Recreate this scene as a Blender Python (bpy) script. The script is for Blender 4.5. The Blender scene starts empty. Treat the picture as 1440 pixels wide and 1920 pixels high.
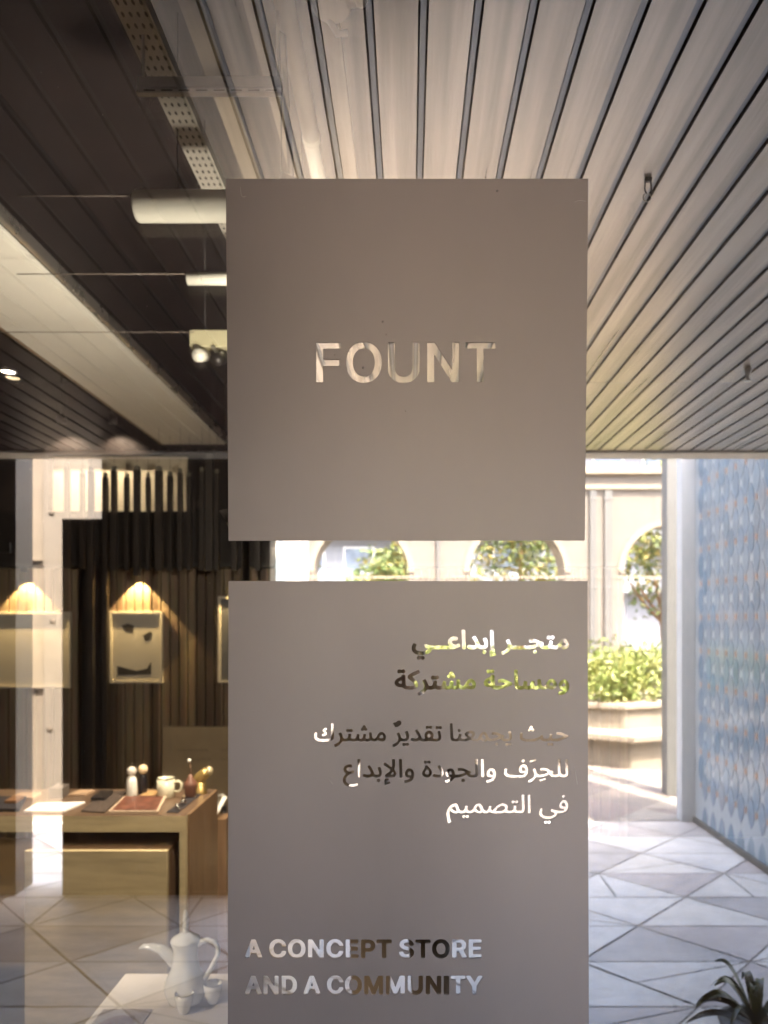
import bpy, bmesh, math, random
from mathutils import Vector, Matrix
random.seed(7)
R = math.radians
S = bpy.context.scene
COL = S.collection
# ---------------------------------------------------------------- camera, sky, sun, exposure
EYE, D, F = 1.6, 1.05, 1400.0          # lens height, metres from lens to glass, focal length in photo pixels
VX, VY = 768.0, 1165.0                 # principal point in the photo
cam = bpy.data.objects.new('camera', bpy.data.cameras.new('camera')); COL.objects.link(cam)
cam.location = (0, -D, EYE); cam.rotation_euler = (R(90), 0, 0)
cam.data.sensor_fit = 'VERTICAL'; cam.data.sensor_height = 36; cam.data.lens = 36 * F / 1920
cam.data.shift_x = -(VX - 720) / 1920; cam.data.shift_y = (VY - 960) / 1920
cam.data.clip_start = 0.004; cam.data.clip_end = 400
cam.data.dof.use_dof = True; cam.data.dof.focus_distance = D; cam.data.dof.aperture_fstop = 5.2
S.camera = cam
SUNV = Vector((0.22, 0.42, 0.90)).normalized()
w = bpy.data.worlds.new('World'); S.world = w; w.use_nodes = True
nt = w.node_tree; nt.nodes.clear()
sky = nt.nodes.new('ShaderNodeTexSky'); sky.sky_type = 'NISHITA'; sky.sun_disc = False
sky.sun_elevation = math.asin(SUNV.z); sky.sun_rotation = math.atan2(SUNV.x, SUNV.y); sky.dust_density = 5.0; sky.air_density = 0.8; sky.ozone_density = 0.6
bg = nt.nodes.new('ShaderNodeBackground'); bg.inputs['Strength'].default_value = 0.15
wo = nt.nodes.new('ShaderNodeOutputWorld')
nt.links.new(sky.outputs[0], bg.inputs[0]); nt.links.new(bg.outputs[0], wo.inputs[0])
sun = bpy.data.objects.new('sun', bpy.data.lights.new('sun', 'SUN')); COL.objects.link(sun)
sun.data.energy = 2.1; sun.data.angle = R(0.5); sun.data.color = (1, 0.94, 0.85)
sun.rotation_euler = SUNV.to_track_quat('Z', 'Y').to_euler()
S.view_settings.view_transform = 'Standard'; S.view_settings.look = 'None'
S.view_settings.exposure = 4.3; S.view_settings.gamma = 1
try:
    S.cycles.max_bounces = 10; S.cycles.diffuse_bounces = 5; S.cycles.glossy_bounces = 6; S.cycles.transparent_max_bounces = 16
    S.cycles.caustics_reflective = False; S.cycles.caustics_refractive = False; S.cycles.use_denoising = True
    S.cycles.sample_clamp_indirect = 6
except Exception: pass

# ---------------------------------------------------------------- helpers
def IN(px, py, d): return ((px - VX) / F * d, d - D, EYE - (py - VY) / F * d)      # a point inside the shop at depth d
def OUT(px, py, d): return ((px - VX) / F * d, D - d, EYE - (py - VY) / F * d)     # a point outside whose mirror image lies at depth d
def srgb(r, g, b): return tuple(((c / 255) / 12.92 if c / 255 < 0.04045 else ((c / 255 + 0.055) / 1.055) ** 2.4) for c in (r, g, b))
MATS = {}
def mat(name, col, rough=0.6, metal=0.0, var=0.0, scale=6.0, bump=0.0, bscale=40.0, spec=0.5, emit=None, coat=0.0, stretch=None, aniso=0.0):
    if name in MATS: return MATS[name]
    m = bpy.data.materials.new(name); m.use_nodes = True; MATS[name] = m
    n = m.node_tree.nodes; l = m.node_tree.links; b = n['Principled BSDF']
    b.inputs['Base Color'].default_value = (*col, 1); b.inputs['Roughness'].default_value = rough
    b.inputs['Metallic'].default_value = metal; b.inputs['Specular IOR Level'].default_value = spec
    b.inputs['Coat Weight'].default_value = coat; b.inputs['Anisotropic'].default_value = aniso
    tc = n.new('ShaderNodeTexCoord'); mp = n.new('ShaderNodeMapping'); l.new(tc.outputs['Object'], mp.inputs[0])
    if stretch: mp.inputs['Scale'].default_value = stretch
    if var:
        t = n.new('ShaderNodeTexNoise'); t.inputs['Scale'].default_value = scale; t.inputs['Detail'].default_value = 6; t.inputs['Roughness'].default_value = 0.6
        l.new(mp.outputs[0], t.inputs['Vector'])
        r = n.new('ShaderNodeValToRGB'); r.color_ramp.elements[0].position = 0.3; r.color_ramp.elements[1].position = 0.7
        r.color_ramp.elements[0].color = (*[max(0, c * (1 - var)) for c in col], 1); r.color_ramp.elements[1].color = (*[min(1, c * (1 + var)) for c in col], 1)
        l.new(t.outputs['Fac'], r.inputs[0]); l.new(r.outputs[0], b.inputs['Base Color'])
        mr = n.new('ShaderNodeMapRange'); mr.inputs['To Min'].default_value = max(0.02, rough - 0.08); mr.inputs['To Max'].default_value = min(1, rough + 0.08)
        l.new(t.outputs['Fac'], mr.inputs[0]); l.new(mr.outputs[0], b.inputs['Roughness'])
    if bump:
        t2 = n.new('ShaderNodeTexNoise'); t2.inputs['Scale'].default_value = bscale; t2.inputs['Detail'].default_value = 4
        l.new(mp.outputs[0], t2.inputs['Vector'])
        bp = n.new('ShaderNodeBump'); bp.inputs['Strength'].default_value = bump; bp.inputs['Distance'].default_value = 0.01
        l.new(t2.outputs['Fac'], bp.inputs['Height']); l.new(bp.outputs[0], b.inputs['Normal'])
    if emit:
        b.inputs['Emission Color'].default_value = (*emit[0], 1); b.inputs['Emission Strength'].default_value = emit[1]
    return m
def tag(o, label=None, cat=None, group=None, kind=None):
    if label: o['label'] = label
    if cat: o['category'] = cat
    if group: o['group'] = group
    if kind: o['kind'] = kind
    return o
def thing(name, loc, label, cat, group=None, rz=0):
    o = bpy.data.objects.new(name, None); COL.objects.link(o); o.location = loc; o.rotation_euler.z = rz; o.empty_display_size = 0.1
    return tag(o, label, cat, group)
def wm(o): return (wm(o.parent) @ o.matrix_parent_inverse @ o.matrix_basis) if o.parent else o.matrix_basis.copy()
def attach(o, p): o.parent = p; o.matrix_parent_inverse = wm(p).inverted(); return o
class MB:
    def __init__(s): s.v = []; s.f = []; s.m = []; s.sm = []
    def add(s, vs, fs, mi=0, smooth=False):
        o = len(s.v); s.v += [tuple(v) for v in vs]
        for f in fs: s.f.append(tuple(i + o for i in f)); s.m.append(mi); s.sm.append(smooth)
        return s
    def box(s, x0, x1, y0, y1, z0, z1, mi=0):
        x0, x1 = sorted((x0, x1)); y0, y1 = sorted((y0, y1)); z0, z1 = sorted((z0, z1))
        return s.add([(x0, y0, z0), (x1, y0, z0), (x1, y1, z0), (x0, y1, z0), (x0, y0, z1), (x1, y0, z1), (x1, y1, z1), (x0, y1, z1)],
                     [(0, 3, 2, 1), (4, 5, 6, 7), (0, 1, 5, 4), (1, 2, 6, 5), (2, 3, 7, 6), (3, 0, 4, 7)], mi)
    def lathe(s, prof, c=(0, 0, 0), n=32, mi=0, axis='Z'):
        vs = []; fs = []
        for r, z in prof:
            for k in range(n):
                a = 2 * math.pi * k / n; p = (r * math.cos(a), r * math.sin(a), z)
                if axis == 'X': p = (p[2], p[0], p[1])
                if axis == 'Y': p = (p[0], p[2], p[1])
                vs.append((p[0] + c[0], p[1] + c[1], p[2] + c[2]))
        for i in range(len(prof) - 1):
            for k in range(n):
                a, b = i * n + k, i * n + (k + 1) % n
                fs.append((a, b, b + n, a + n) if axis != 'Y' else (a, a + n, b + n, b))
        return s.add(vs, fs, mi, True)
    def tube(s, pts, rad, n=12, mi=0, flat=1.0):
        pts = [Vector(p) for p in pts]; rr = rad if isinstance(rad, (list, tuple)) else [rad] * len(pts)
        vs = []; fs = []; up = None
        for i, p in enumerate(pts):
            t = (pts[min(i + 1, len(pts) - 1)] - pts[max(i - 1, 0)]).normalized()
            if up is None: up = Vector((0, 0, 1)) if abs(t.z) < 0.9 else Vector((1, 0, 0))
            sx = t.cross(up).normalized(); up2 = sx.cross(t).normalized(); up = up2
            for k in range(n):
                a = 2 * math.pi * k / n; vs.append(p + sx * math.cos(a) * rr[i] + up2 * math.sin(a) * rr[i] * flat)
        for i in range(len(pts) - 1):
            for k in range(n): a, b = i * n + k, i * n + (k + 1) % n; fs.append((a, b, b + n, a + n))
        fs.append(tuple(range(n - 1, -1, -1))); fs.append(tuple(range((len(pts) - 1) * n, len(pts) * n)))
        return s.add(vs, fs, mi, True)
    def ball(s, c, r, n=16, mi=0):
        rx, ry, rz = r if isinstance(r, (list, tuple)) else (r, r, r); vs = []; fs = []; h = n // 2
        for i in range(h + 1):
            t = math.pi * i / h
            for k in range(n): a = 2 * math.pi * k / n; vs.append((c[0] + rx * math.sin(t) * math.cos(a), c[1] + ry * math.sin(t) * math.sin(a), c[2] - rz * math.cos(t)))
        for i in range(h):
            for k in range(n): a, b = i * n + k, i * n + (k + 1) % n; fs.append((a, b, b + n, a + n))
        return s.add(vs, fs, mi, True)
    def build(s, name, mats, parent=None, bevel=0.0, loc=(0, 0, 0), seg=2):
        me = bpy.data.meshes.new(name); me.from_pydata(s.v, [], s.f)
        for m in (mats if isinstance(mats, (list, tuple)) else [mats]): me.materials.append(m)
        me.polygons.foreach_set('material_index', s.m); me.polygons.foreach_set('use_smooth', s.sm); me.update()
        bm = bmesh.new(); bm.from_mesh(me); bmesh.ops.remove_doubles(bm, verts=bm.verts, dist=1e-6)
        bm.to_mesh(me); bm.free()
        o = bpy.data.objects.new(name, me); COL.objects.link(o); o.location = loc
        if parent: attach(o, parent)
        if bevel:
            b = o.modifiers.new('bevel', 'BEVEL'); b.width = bevel; b.segments = seg; b.limit_method = 'ANGLE'; b.angle_limit = R(40)
        return o
def copy_tree(o, parent=None):
    c = o.copy(); COL.objects.link(c)
    if parent: c.parent = parent
    for ch in list(o.children): copy_tree(ch, c)
    return c
def evaluated(o):
    me = bpy.data.meshes.new_from_object(o.evaluated_get(bpy.context.evaluated_depsgraph_get()))
    return me
def skin(name, nodes, edges, m, parent=None, levels=2, root=0):
    me = bpy.data.meshes.new(name); me.from_pydata([n[:3] for n in nodes], edges, []); o = bpy.data.objects.new(name, me); COL.objects.link(o)
    sk = o.modifiers.new('skin', 'SKIN'); sk.use_smooth_shade = True
    for i, n in enumerate(nodes):
        v = me.skin_vertices[0].data[i]; v.radius = (n[3], n[4] if len(n) > 4 else n[3]); v.use_root = (i == root)
    if levels: ss = o.modifiers.new('sub', 'SUBSURF'); ss.levels = levels; ss.render_levels = levels
    bpy.context.view_layer.update()
    ev = evaluated(o); o.modifiers.clear(); o.data = ev; ev.name = name
    ev.materials.clear(); ev.materials.append(m)
    for p in ev.polygons: p.use_smooth = True
    if parent: attach(o, parent)
    return o
def join_into(a, others):
    bm = bmesh.new(); bm.from_mesh(a.data)
    for o in others: bm.from_mesh(o.data)
    bm.to_mesh(a.data); bm.free()
    for p in a.data.polygons: p.use_smooth = True
    for o in others: bpy.data.objects.remove(o)
GLYPHS = [
"6800 6415 -35 3 -40 8 -25 9 -35 16 -27 17 -26 21 -31 31 -21 27 -31 51 -14 34 -12 40 -7 31 -5 42 -2 80 2 30 5 40 9 40 11 37 10 23 17 32 20 30 17 20 33 34 25 19 24 15 30 15 33 12 30 7 25 3 60 2 28 -2 34 -5 40 -12 23 -10 33 -18 39 -30 24 -24 19 -23 19 -27 18 -33 13 -32 10 -31 9 -40 7 -65 0 -65 -2 -25 -3 -29 -9 -45 -19 -55 -18 -36 -16 -27 -18 -23 -25 -27 -28 -24 -28 -20 -25 -13 -23 -10 -40 -12 -34 -5 -25 -2;5940 6425 -9 8 -2 7 0 722 6 7 7 5 105 0 10 -8 2 -6 1 -293 5 -1 285 0 8 -5 5 -6 1 -3 0 -94 -11 -11 -288 -1 -5 -2 0 -197 5 -3 320 -1 11 -11 0 -95 -9 -10 -5 -3;7287 6425 -9 8 -2 5 0 510 7 40 7 24 10 23 15 27 24 31 19 19 23 20 21 13 21 12 24 10 20 7 31 7 47 5 52 0 35 -4 28 -5 33 -10 24 -10 26 -15 28 -20 36 -36 13 -18 12 -18 12 -23 10 -27 7 -30 3 -30 -1 -505 -8 -9 -5 -2 -97 0 -7 1 -9 10 -1 457 -4 40 -5 21 -8 22 -14 23 -10 14 -18 17 -34 18 -18 7 -33 7 -24 1 -20 -1 -33 -7 -20 -8 -27 -14 -15 -12 -17 -18 -14 -24 -12 -33 -6 -35 -1 -475 -8 -9 -5 -2;8022 6425 -9 8 -2 7 0 718 2 7 7 7 5 2 102 0 5 -2 9 -10 0 -470 -2 -32 1 -10 2 -1 58 98 263 416 9 9 5 2 116 0 7 -2 8 -8 1 -6 0 -718 -2 -7 -7 -7 -5 -2 -102 0 -5 3 -9 10 0 496 2 10 -1 5 -2 0 -322 -515 -8 -7 -5 -2;8727 6425 -10 10 -1 10 0 87 11 11 206 1 6 3 0 615 6 7 7 5 105 -1 9 -8 1 -7 1 -611 5 -3 205 -1 9 -8 2 -5 -1 -95 -8 -9 -7 -2;6821 6538 41 5 41 14 34 20 19 15 11 13 20 28 10 19 8 18 10 30 9 40 5 55 -5 63 -14 57 -15 35 -28 43 -11 14 -19 15 -34 19 -41 14 -39 5 -36 -4 -39 -12 -23 -12 -20 -13 -22 -21 -25 -35 -20 -41 -14 -49 -6 -51 0 -45 1 -20 5 -32 7 -28 10 -29 15 -30 19 -28 13 -16 17 -14 20 -14 20 -10 40 -13",
"5193 17600 -20 3 -21 7 -27 15 -7 5 -31 31 -14 19 -13 28 -9 39 -2 33 2 37 7 33 15 33 11 17 34 34 14 10 16 8 25 8 24 4 41 0 29 -5 30 -13 20 -14 24 -24 14 -20 7 -13 7 -23 -1 -20 -15 -14 -53 0 -15 13 -7 21 -8 12 -23 13 -19 5 -13 2 -18 -4 -24 -10 -13 -9 -10 -16 -10 -23 -6 -27 0 -25 2 -12 5 -21 9 -19 9 -15 11 -8 22 -10 25 -6 26 6 14 5 11 8 11 15 7 20 14 13 55 -1 13 -13 1 -20 -9 -27 -17 -27 -26 -27 -19 -13 -16 -8 -32 -9 -13 -2;5542 17600 -20 3 -22 7 -27 15 -7 5 -31 31 -14 19 -15 33 -7 34 -1 48 3 33 9 32 11 23 12 18 33 32 9 7 25 14 32 8 13 2 32 0 21 -2 35 -10 24 -13 36 -35 14 -19 12 -23 10 -40 2 -24 0 -40 -2 -15 -7 -31 -13 -30 -17 -24 -27 -26 -23 -17 -27 -10 -32 -6;6262 17600 -27 5 -15 5 -20 10 -31 25 -26 32 -13 26 -9 32 -3 30 1 53 6 27 13 33 21 30 31 29 30 17 32 8 13 2 32 0 21 -2 27 -7 18 -8 24 -16 22 -23 16 -23 7 -15 5 -20 0 -18 -15 -14 -54 0 -15 13 -12 29 -9 9 -15 7 -19 6 -15 2 -18 -4 -18 -7 -15 -9 -10 -12 -11 -20 -5 -15 -3 -22 0 -27 3 -21 7 -19 12 -21 8 -9 12 -8 13 -5 25 -6 27 6 23 11 9 9 12 28 14 13 55 -1 14 -13 0 -19 -5 -20 -15 -28 -30 -32 -20 -15 -22 -10 -27 -7 -15 -2;7602 17600 -27 5 -28 11 -13 9 -27 28 -11 19 -5 21 0 30 4 19 11 20 31 28 33 17 70 19 25 10 8 6 4 6 0 7 -2 7 -7 10 -21 10 -19 4 -21 -2 -14 -4 -15 -8 -7 -10 -4 -15 -14 -14 -53 0 -5 1 -12 13 0 21 5 22 13 23 23 24 14 10 17 8 33 9 27 2 42 -2 33 -9 17 -8 12 -9 26 -26 10 -15 6 -19 1 -38 -3 -20 -9 -17 -8 -10 -24 -22 -30 -16 -68 -20 -32 -12 -10 -8 -2 -8 2 -9 8 -10 12 -5 24 -5 13 1 18 6 12 7 7 13 1 9 14 13 53 0 5 -1 12 -13 0 -21 -5 -20 -10 -19 -28 -28 -12 -9 -17 -8 -27 -7 -13 -2;8243 17600 -36 8 -27 13 -17 13 -25 26 -10 13 -17 32 -8 33 -2 14 0 61 7 35 13 32 17 23 29 29 21 15 29 12 30 5 41 0 29 -5 15 -5 16 -9 18 -12 38 -40 15 -26 10 -34 3 -23 0 -57 -5 -31 -12 -34 -19 -28 -29 -29 -21 -14 -29 -12 -30 -6;4725 17605 -12 11 -3 6 -114 300 -2 8 1 15 15 14 57 -1 15 -15 26 -70 95 0 4 0 3 5 25 67 12 12 6 2 54 -1 13 -13 0 -20 -117 -307 -15 -14;5788 17605 -12 12 -2 5 0 318 2 7 14 12 50 0 7 -2 11 -12 1 -175 1 -5 2 0 119 180 11 11 6 3 59 0 5 -2 10 -10 2 -5 0 -319 -2 -6 -14 -13 -50 0 -5 2 -11 12 -1 179 -1 4 -2 1 -121 -184 -10 -10 -7 -4;6493 17605 -12 12 -2 5 1 323 12 12 5 2 213 -1 14 -15 0 -43 -2 -7 -12 -11 -142 -1 -3 -2 -1 -6 0 -50 3 -3 125 -1 6 -2 13 -14 -1 -48 -15 -14 -128 -1 -3 -3 0 -49 1 -4 3 -1 140 -1 14 -15 0 -49 -12 -12 -5 -2;6783 17605 -12 12 -2 5 0 321 8 9 8 7 52 0 8 -7 7 -9 1 -96 4 -1 65 0 15 -2 30 -9 23 -14 23 -24 16 -27 5 -23 0 -47 -8 -27 -15 -25 -28 -25 -26 -13 -27 -6;7072 17605 -13 12 -1 5 0 45 11 13 6 2 80 1 4 2 1 260 15 14 55 -1 12 -11 2 -5 1 -257 3 -2 84 -1 14 -15 -1 -49 -12 -12 -5 -2;7800 17605 -12 12 -2 5 0 45 12 13 5 2 82 1 4 2 1 260 15 14 53 -1 13 -11 1 -5 1 -257 4 -2 85 -1 14 -15 -1 -49 -12 -12 -5 -2;8490 17605 -12 12 -2 5 0 318 2 7 14 12 51 0 6 -2 12 -14 0 -103 4 -2 33 0 5 2 6 8 52 95 14 14 12 2 50 0 5 -2 11 -12 0 -17 -60 -106 2 -4 24 -23 8 -10 7 -12 7 -21 1 -12 0 -38 -5 -24 -9 -18 -33 -35 -15 -10 -22 -7 -21 -4;8800 17605 -12 12 -2 5 1 323 11 12 5 2 212 -1 12 -11 2 -5 0 -45 -12 -14 -7 -2 -138 -1 -3 -3 0 -52 1 -4 3 -2 130 -1 14 -15 0 -48 -15 -14 -130 -1 -3 -3 0 -49 1 -4 3 -1 140 -1 14 -15 0 -49 -12 -12 -5 -2;5561 17680 16 1 18 5 25 15 9 12 8 17 7 23 3 25 -1 24 -4 16 -12 29 -10 15 -12 8 -13 7 -30 7 -30 -7 -17 -8 -10 -8 -8 -13 -9 -16 -6 -24 -2 -15 0 -25 5 -26 7 -17 11 -20 12 -10 15 -8;8264 17680 14 1 19 5 16 9 9 7 12 16 6 15 6 19 3 21 0 19 -5 28 -8 20 -8 14 -6 8 -12 8 -23 10 -19 4 -13 -2 -18 -5 -26 -15 -13 -20 -5 -12 -5 -18 -4 -22 0 -18 6 -29 8 -21 12 -19 13 -10 14 -7;6854 17683 56 0 15 3 14 7 8 15 2 10 0 15 -8 20 -14 9 -24 5 -49 0 -2 -10 1 -69;8562 17683 56 0 15 3 12 6 8 10 4 16 0 10 -8 19 -11 7 -21 5 -55 -1 -1 -10 0 -60;4756 17740 2 -1 2 4 17 45 0 4 -2 2 -33 0 -4 -2",
"6270 18280 -27 5 -30 13 -27 22 -13 13 -17 22 -13 27 -7 21 -3 20 -2 25 2 52 5 27 13 33 20 28 31 29 28 17 20 6 23 4 40 0 34 -7 21 -10 17 -11 30 -30 14 -21 5 -12 7 -25 -1 -16 -15 -14 -52 0 -15 14 -8 20 -8 13 -19 11 -18 6 -13 2 -19 -4 -20 -8 -13 -10 -9 -12 -10 -22 -5 -20 -2 -20 2 -33 5 -20 9 -18 10 -16 13 -10 20 -8 19 -4 25 6 20 9 12 14 9 24 15 14 54 -1 13 -13 1 -17 -7 -25 -14 -25 -27 -29 -16 -15 -22 -11 -22 -7 -21 -4;6605 18280 -32 6 -30 15 -9 7 -32 33 -12 17 -15 34 -7 33 -2 27 2 46 8 39 15 31 19 24 25 24 27 16 23 8 23 4 40 0 34 -7 30 -15 39 -37 11 -15 15 -30 9 -33 1 -15 0 -62 -8 -42 -12 -26 -15 -22 -32 -32 -27 -17 -23 -8 -23 -4;4722 18285 -14 13 -3 5 -107 294 -4 11 1 17 15 14 55 -1 15 -15 21 -61 5 -9 91 0 4 2 24 68 13 14 7 2 52 -1 13 -13 0 -18 -112 -307 -11 -12 -5 -4;4952 18285 -13 12 -1 5 0 318 1 7 14 12 50 0 5 -2 12 -12 1 -172 0 -5 2 -1 108 170 17 18 7 4 55 0 5 -2 11 -10 1 -5 0 -319 -1 -6 -14 -13 -49 0 -5 2 -11 12 -1 175 -1 5 -2 1 -116 -181 -15 -14;5295 18285 -12 12 -2 5 1 323 11 12 5 2 130 0 30 -5 15 -5 17 -9 17 -11 32 -32 18 -32 10 -33 4 -32 0 -38 -2 -19 -5 -26 -14 -34 -18 -25 -20 -20 -22 -16 -30 -12 -28 -6;5820 18285 -13 13 -4 5 -107 294 -3 11 0 17 15 14 55 -1 15 -15 22 -61 4 -9 91 0 4 2 25 68 13 14 6 2 52 -1 13 -13 1 -18 -113 -307 -11 -12 -5 -4;6842 18285 -13 12 -1 5 0 318 2 7 13 12 49 0 5 -2 11 -12 1 -128 1 -8 2 1 56 137 14 12 50 -1 13 -13 53 -134 2 0 1 6 1 128 15 14 50 0 5 -2 10 -10 2 -5 0 -319 -2 -7 -14 -12 -66 0 -7 2 -11 11 -77 197 -6 -7 -74 -189 -15 -14;7250 18285 -12 12 -2 5 0 318 2 7 14 12 48 0 5 -2 12 -12 1 -128 0 -6 2 0 56 136 14 12 48 -1 15 -15 50 -126 4 -7 1 0 2 135 15 14 48 0 6 -2 10 -10 2 -5 0 -319 -3 -7 -13 -12 -65 0 -7 2 -10 11 -74 190 -4 6 -2 1 -79 -197 -14 -13;7658 18285 -12 12 -2 8 0 230 4 18 10 24 11 15 34 31 22 12 23 7 12 2 57 0 33 -9 22 -11 9 -7 28 -29 14 -25 6 -20 2 -13 -1 -232 -15 -14 -47 0 -8 2 -12 12 -1 212 -2 13 -10 22 -10 9 -20 8 -23 2 -22 -5 -15 -8 -9 -11 -8 -23 -2 -15 -1 -204 -15 -14;7997 18285 -13 12 -1 5 0 318 1 7 14 12 50 0 5 -2 12 -12 1 -173 0 -5 2 -1 112 174 13 15 7 4 57 0 5 -2 10 -10 2 -5 0 -319 -2 -6 -14 -13 -50 0 -5 2 -11 12 -1 174 -1 4 -2 1 -106 -167 -11 -15 -13 -11;8332 18285 -13 12 -1 5 0 321 6 9 9 7 74 0 13 -12 2 -5 0 -322 -6 -8 -9 -8;8463 18285 -12 12 -2 5 0 45 11 12 7 3 75 1 5 2 1 260 15 14 54 -1 12 -11 2 -5 0 -257 4 -2 77 -1 5 -1 12 -14 -1 -49 -11 -12 -5 -2;8752 18285 -14 13 1 19 113 183 1 125 15 14 52 -1 14 -15 1 -125 112 -180 2 -6 -1 -14 -15 -14 -55 0 -5 2 -15 16 -61 100 -4 2 -63 -101 -15 -17 -7 -2;6624 18360 14 1 14 4 11 5 17 11 17 31 5 18 4 23 -2 32 -5 22 -11 22 -8 13 -20 13 -13 5 -19 4 -25 -5 -15 -7 -12 -9 -16 -26 -7 -20 -4 -22 0 -27 4 -21 7 -20 10 -19 7 -9 15 -9 16 -7;5364 18363 48 0 31 8 15 9 7 6 14 24 7 23 3 29 -2 18 -5 23 -8 20 -10 15 -11 8 -20 9 -26 6 -40 0 -4 -3 0 -190;4751 18422 4 4 15 44 -2 4 -31 0 -3 -2;5850 18422 3 4 16 44 -2 4 -32 0 -3 -2",
"8667 11805 -11 5 -5 12 10 331 6 14 8 6 43 1 14 -7 4 -14 -9 -323 -4 -17 -10 -7;9200 11805 -10 5 -5 10 -1 50 9 277 4 18 13 12 -15 11 -12 12 -7 15 -2 13 1 15 5 15 -6 17 4 22 7 13 7 4 8 2 57 -14 33 -10 10 -7 6 -13 -7 -24 -10 -11 -12 -3 -29 8 -5 -2 -5 -5 4 -4 21 2 10 -6 7 -10 4 -22 -5 -13 -15 -10 5 -17 -10 -328 -6 -15 -8 -6;10280 11913 -13 6 -9 7 -10 21 0 13 6 13 8 9 11 7 12 3 13 0 27 -14 23 13 19 1 18 -8 14 -17 2 -19 -3 -11 -11 -14 -14 -8 -8 -2 -15 0 -27 14 -23 -14;8897 11921 -40 24 -6 7 -1 8 4 10 40 58 13 25 8 24 -1 13 -7 7 -12 4 -38 3 -32 -5 -30 -11 -8 1 -10 8 -20 31 0 12 6 10 33 17 41 9 51 0 19 -3 21 -6 29 -15 20 13 20 8 16 3 35 0 29 -4 21 -7 20 -11 14 -12 11 -15 7 -19 4 -20 0 -26 -4 -25 -10 -40 -11 -29 -7 -11 -9 -5 -6 0 -40 13 -10 7 -4 6 0 7 24 67 5 26 -2 14 -4 6 -11 4 -40 2 -15 -6 -9 -10 -34 -78 -45 -73 -12 -13;8498 11935 -28 7 -28 14 -23 21 -9 15 -11 26 -1 34 5 23 13 23 0 4 -3 2 -316 0 -39 -7 -85 -26 -10 5 -6 11 -9 36 2 10 5 7 7 3 56 19 6 6 -2 7 -22 17 -33 12 -42 7 -45 0 -45 -9 -15 -7 -15 -12 -7 -13 -3 -17 4 -28 11 -32 -1 -10 -4 -7 -7 -5 -41 -13 -10 5 -6 7 -18 53 -4 40 6 32 14 27 18 19 20 15 20 10 26 9 37 7 60 0 42 -5 35 -9 33 -13 18 -10 20 -14 10 -11 13 -20 7 -21 5 -3 312 0 30 -2 87 -14 76 -23 17 -9 7 -13 -12 -32 -10 -14 -13 -3 -42 16 -23 5 -34 -11 -10 -7 -11 -12 -4 -20 4 -12 6 -8 10 -6 20 -5 44 5 10 -2 6 -5 5 -7 7 -30 1 -9 -3 -8 -13 -9 -33 -7;10553 11973 -26 10 -19 13 -23 27 -25 45 -16 25 -12 9 -14 2 -38 -2 -18 -6 -3 -13 10 -51 -5 -12 -12 -6 -34 -6 -13 3 -8 11 -14 56 -8 17 -17 7 -46 2 -17 -2 -7 -4 6 -15 0 -13 -3 -22 -9 -12 -47 -10 -67 -33 -28 -10 -28 -7 -29 -2 -45 5 -13 4 -9 5 -5 14 9 36 5 9 10 5 30 -4 35 0 25 4 27 8 5 3 -1 5 -33 14 -45 14 -60 8 -300 0 -13 -4 -8 -8 -24 -59 -20 -38 -10 -11 -11 -2 -40 19 -5 4 -4 8 1 9 21 40 10 30 2 15 -2 13 -9 27 -17 21 -22 18 -24 13 -45 18 -7 8 -1 10 17 40 8 6 12 1 36 -13 50 -28 38 -34 23 -35 4 -3 30 7 322 0 42 -6 40 -9 26 -10 64 -29 5 3 15 21 16 12 27 12 32 6 55 0 20 -2 20 -5 26 -12 22 10 25 7 68 2 24 -6 33 -19 35 14 28 7 29 2 20 -2 31 -14 16 -15 7 -10 9 -18 4 -22 0 -20 -3 -16 -7 -20 -11 -19 -26 -28 -34 -16;10562 12045 8 0 8 3 15 19 5 20 -2 8 -4 4 -15 3 -15 -2 -24 -5 -8 -5 0 -8 14 -22 9 -11;10025 12182 -18 7 -10 9 -7 15 0 17 7 15 11 10 14 5 18 0 15 -7 12 -11 5 -14 0 -13 -5 -13 -14 -14 -15 -6;9070 12185 -15 7 -10 10 -6 13 -1 15 7 15 12 12 16 6 14 0 15 -5 12 -11 7 -15 1 -14 -7 -16 -12 -11 -15 -6;7845 12293 -13 6 -9 8 -7 8 -3 12 0 13 6 13 8 9 11 7 12 3 12 0 28 -14 22 12 18 2 22 -10 12 -17 2 -17 -3 -11 -11 -14 -14 -8 -23 -2 -27 14 -23 -14",
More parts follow.
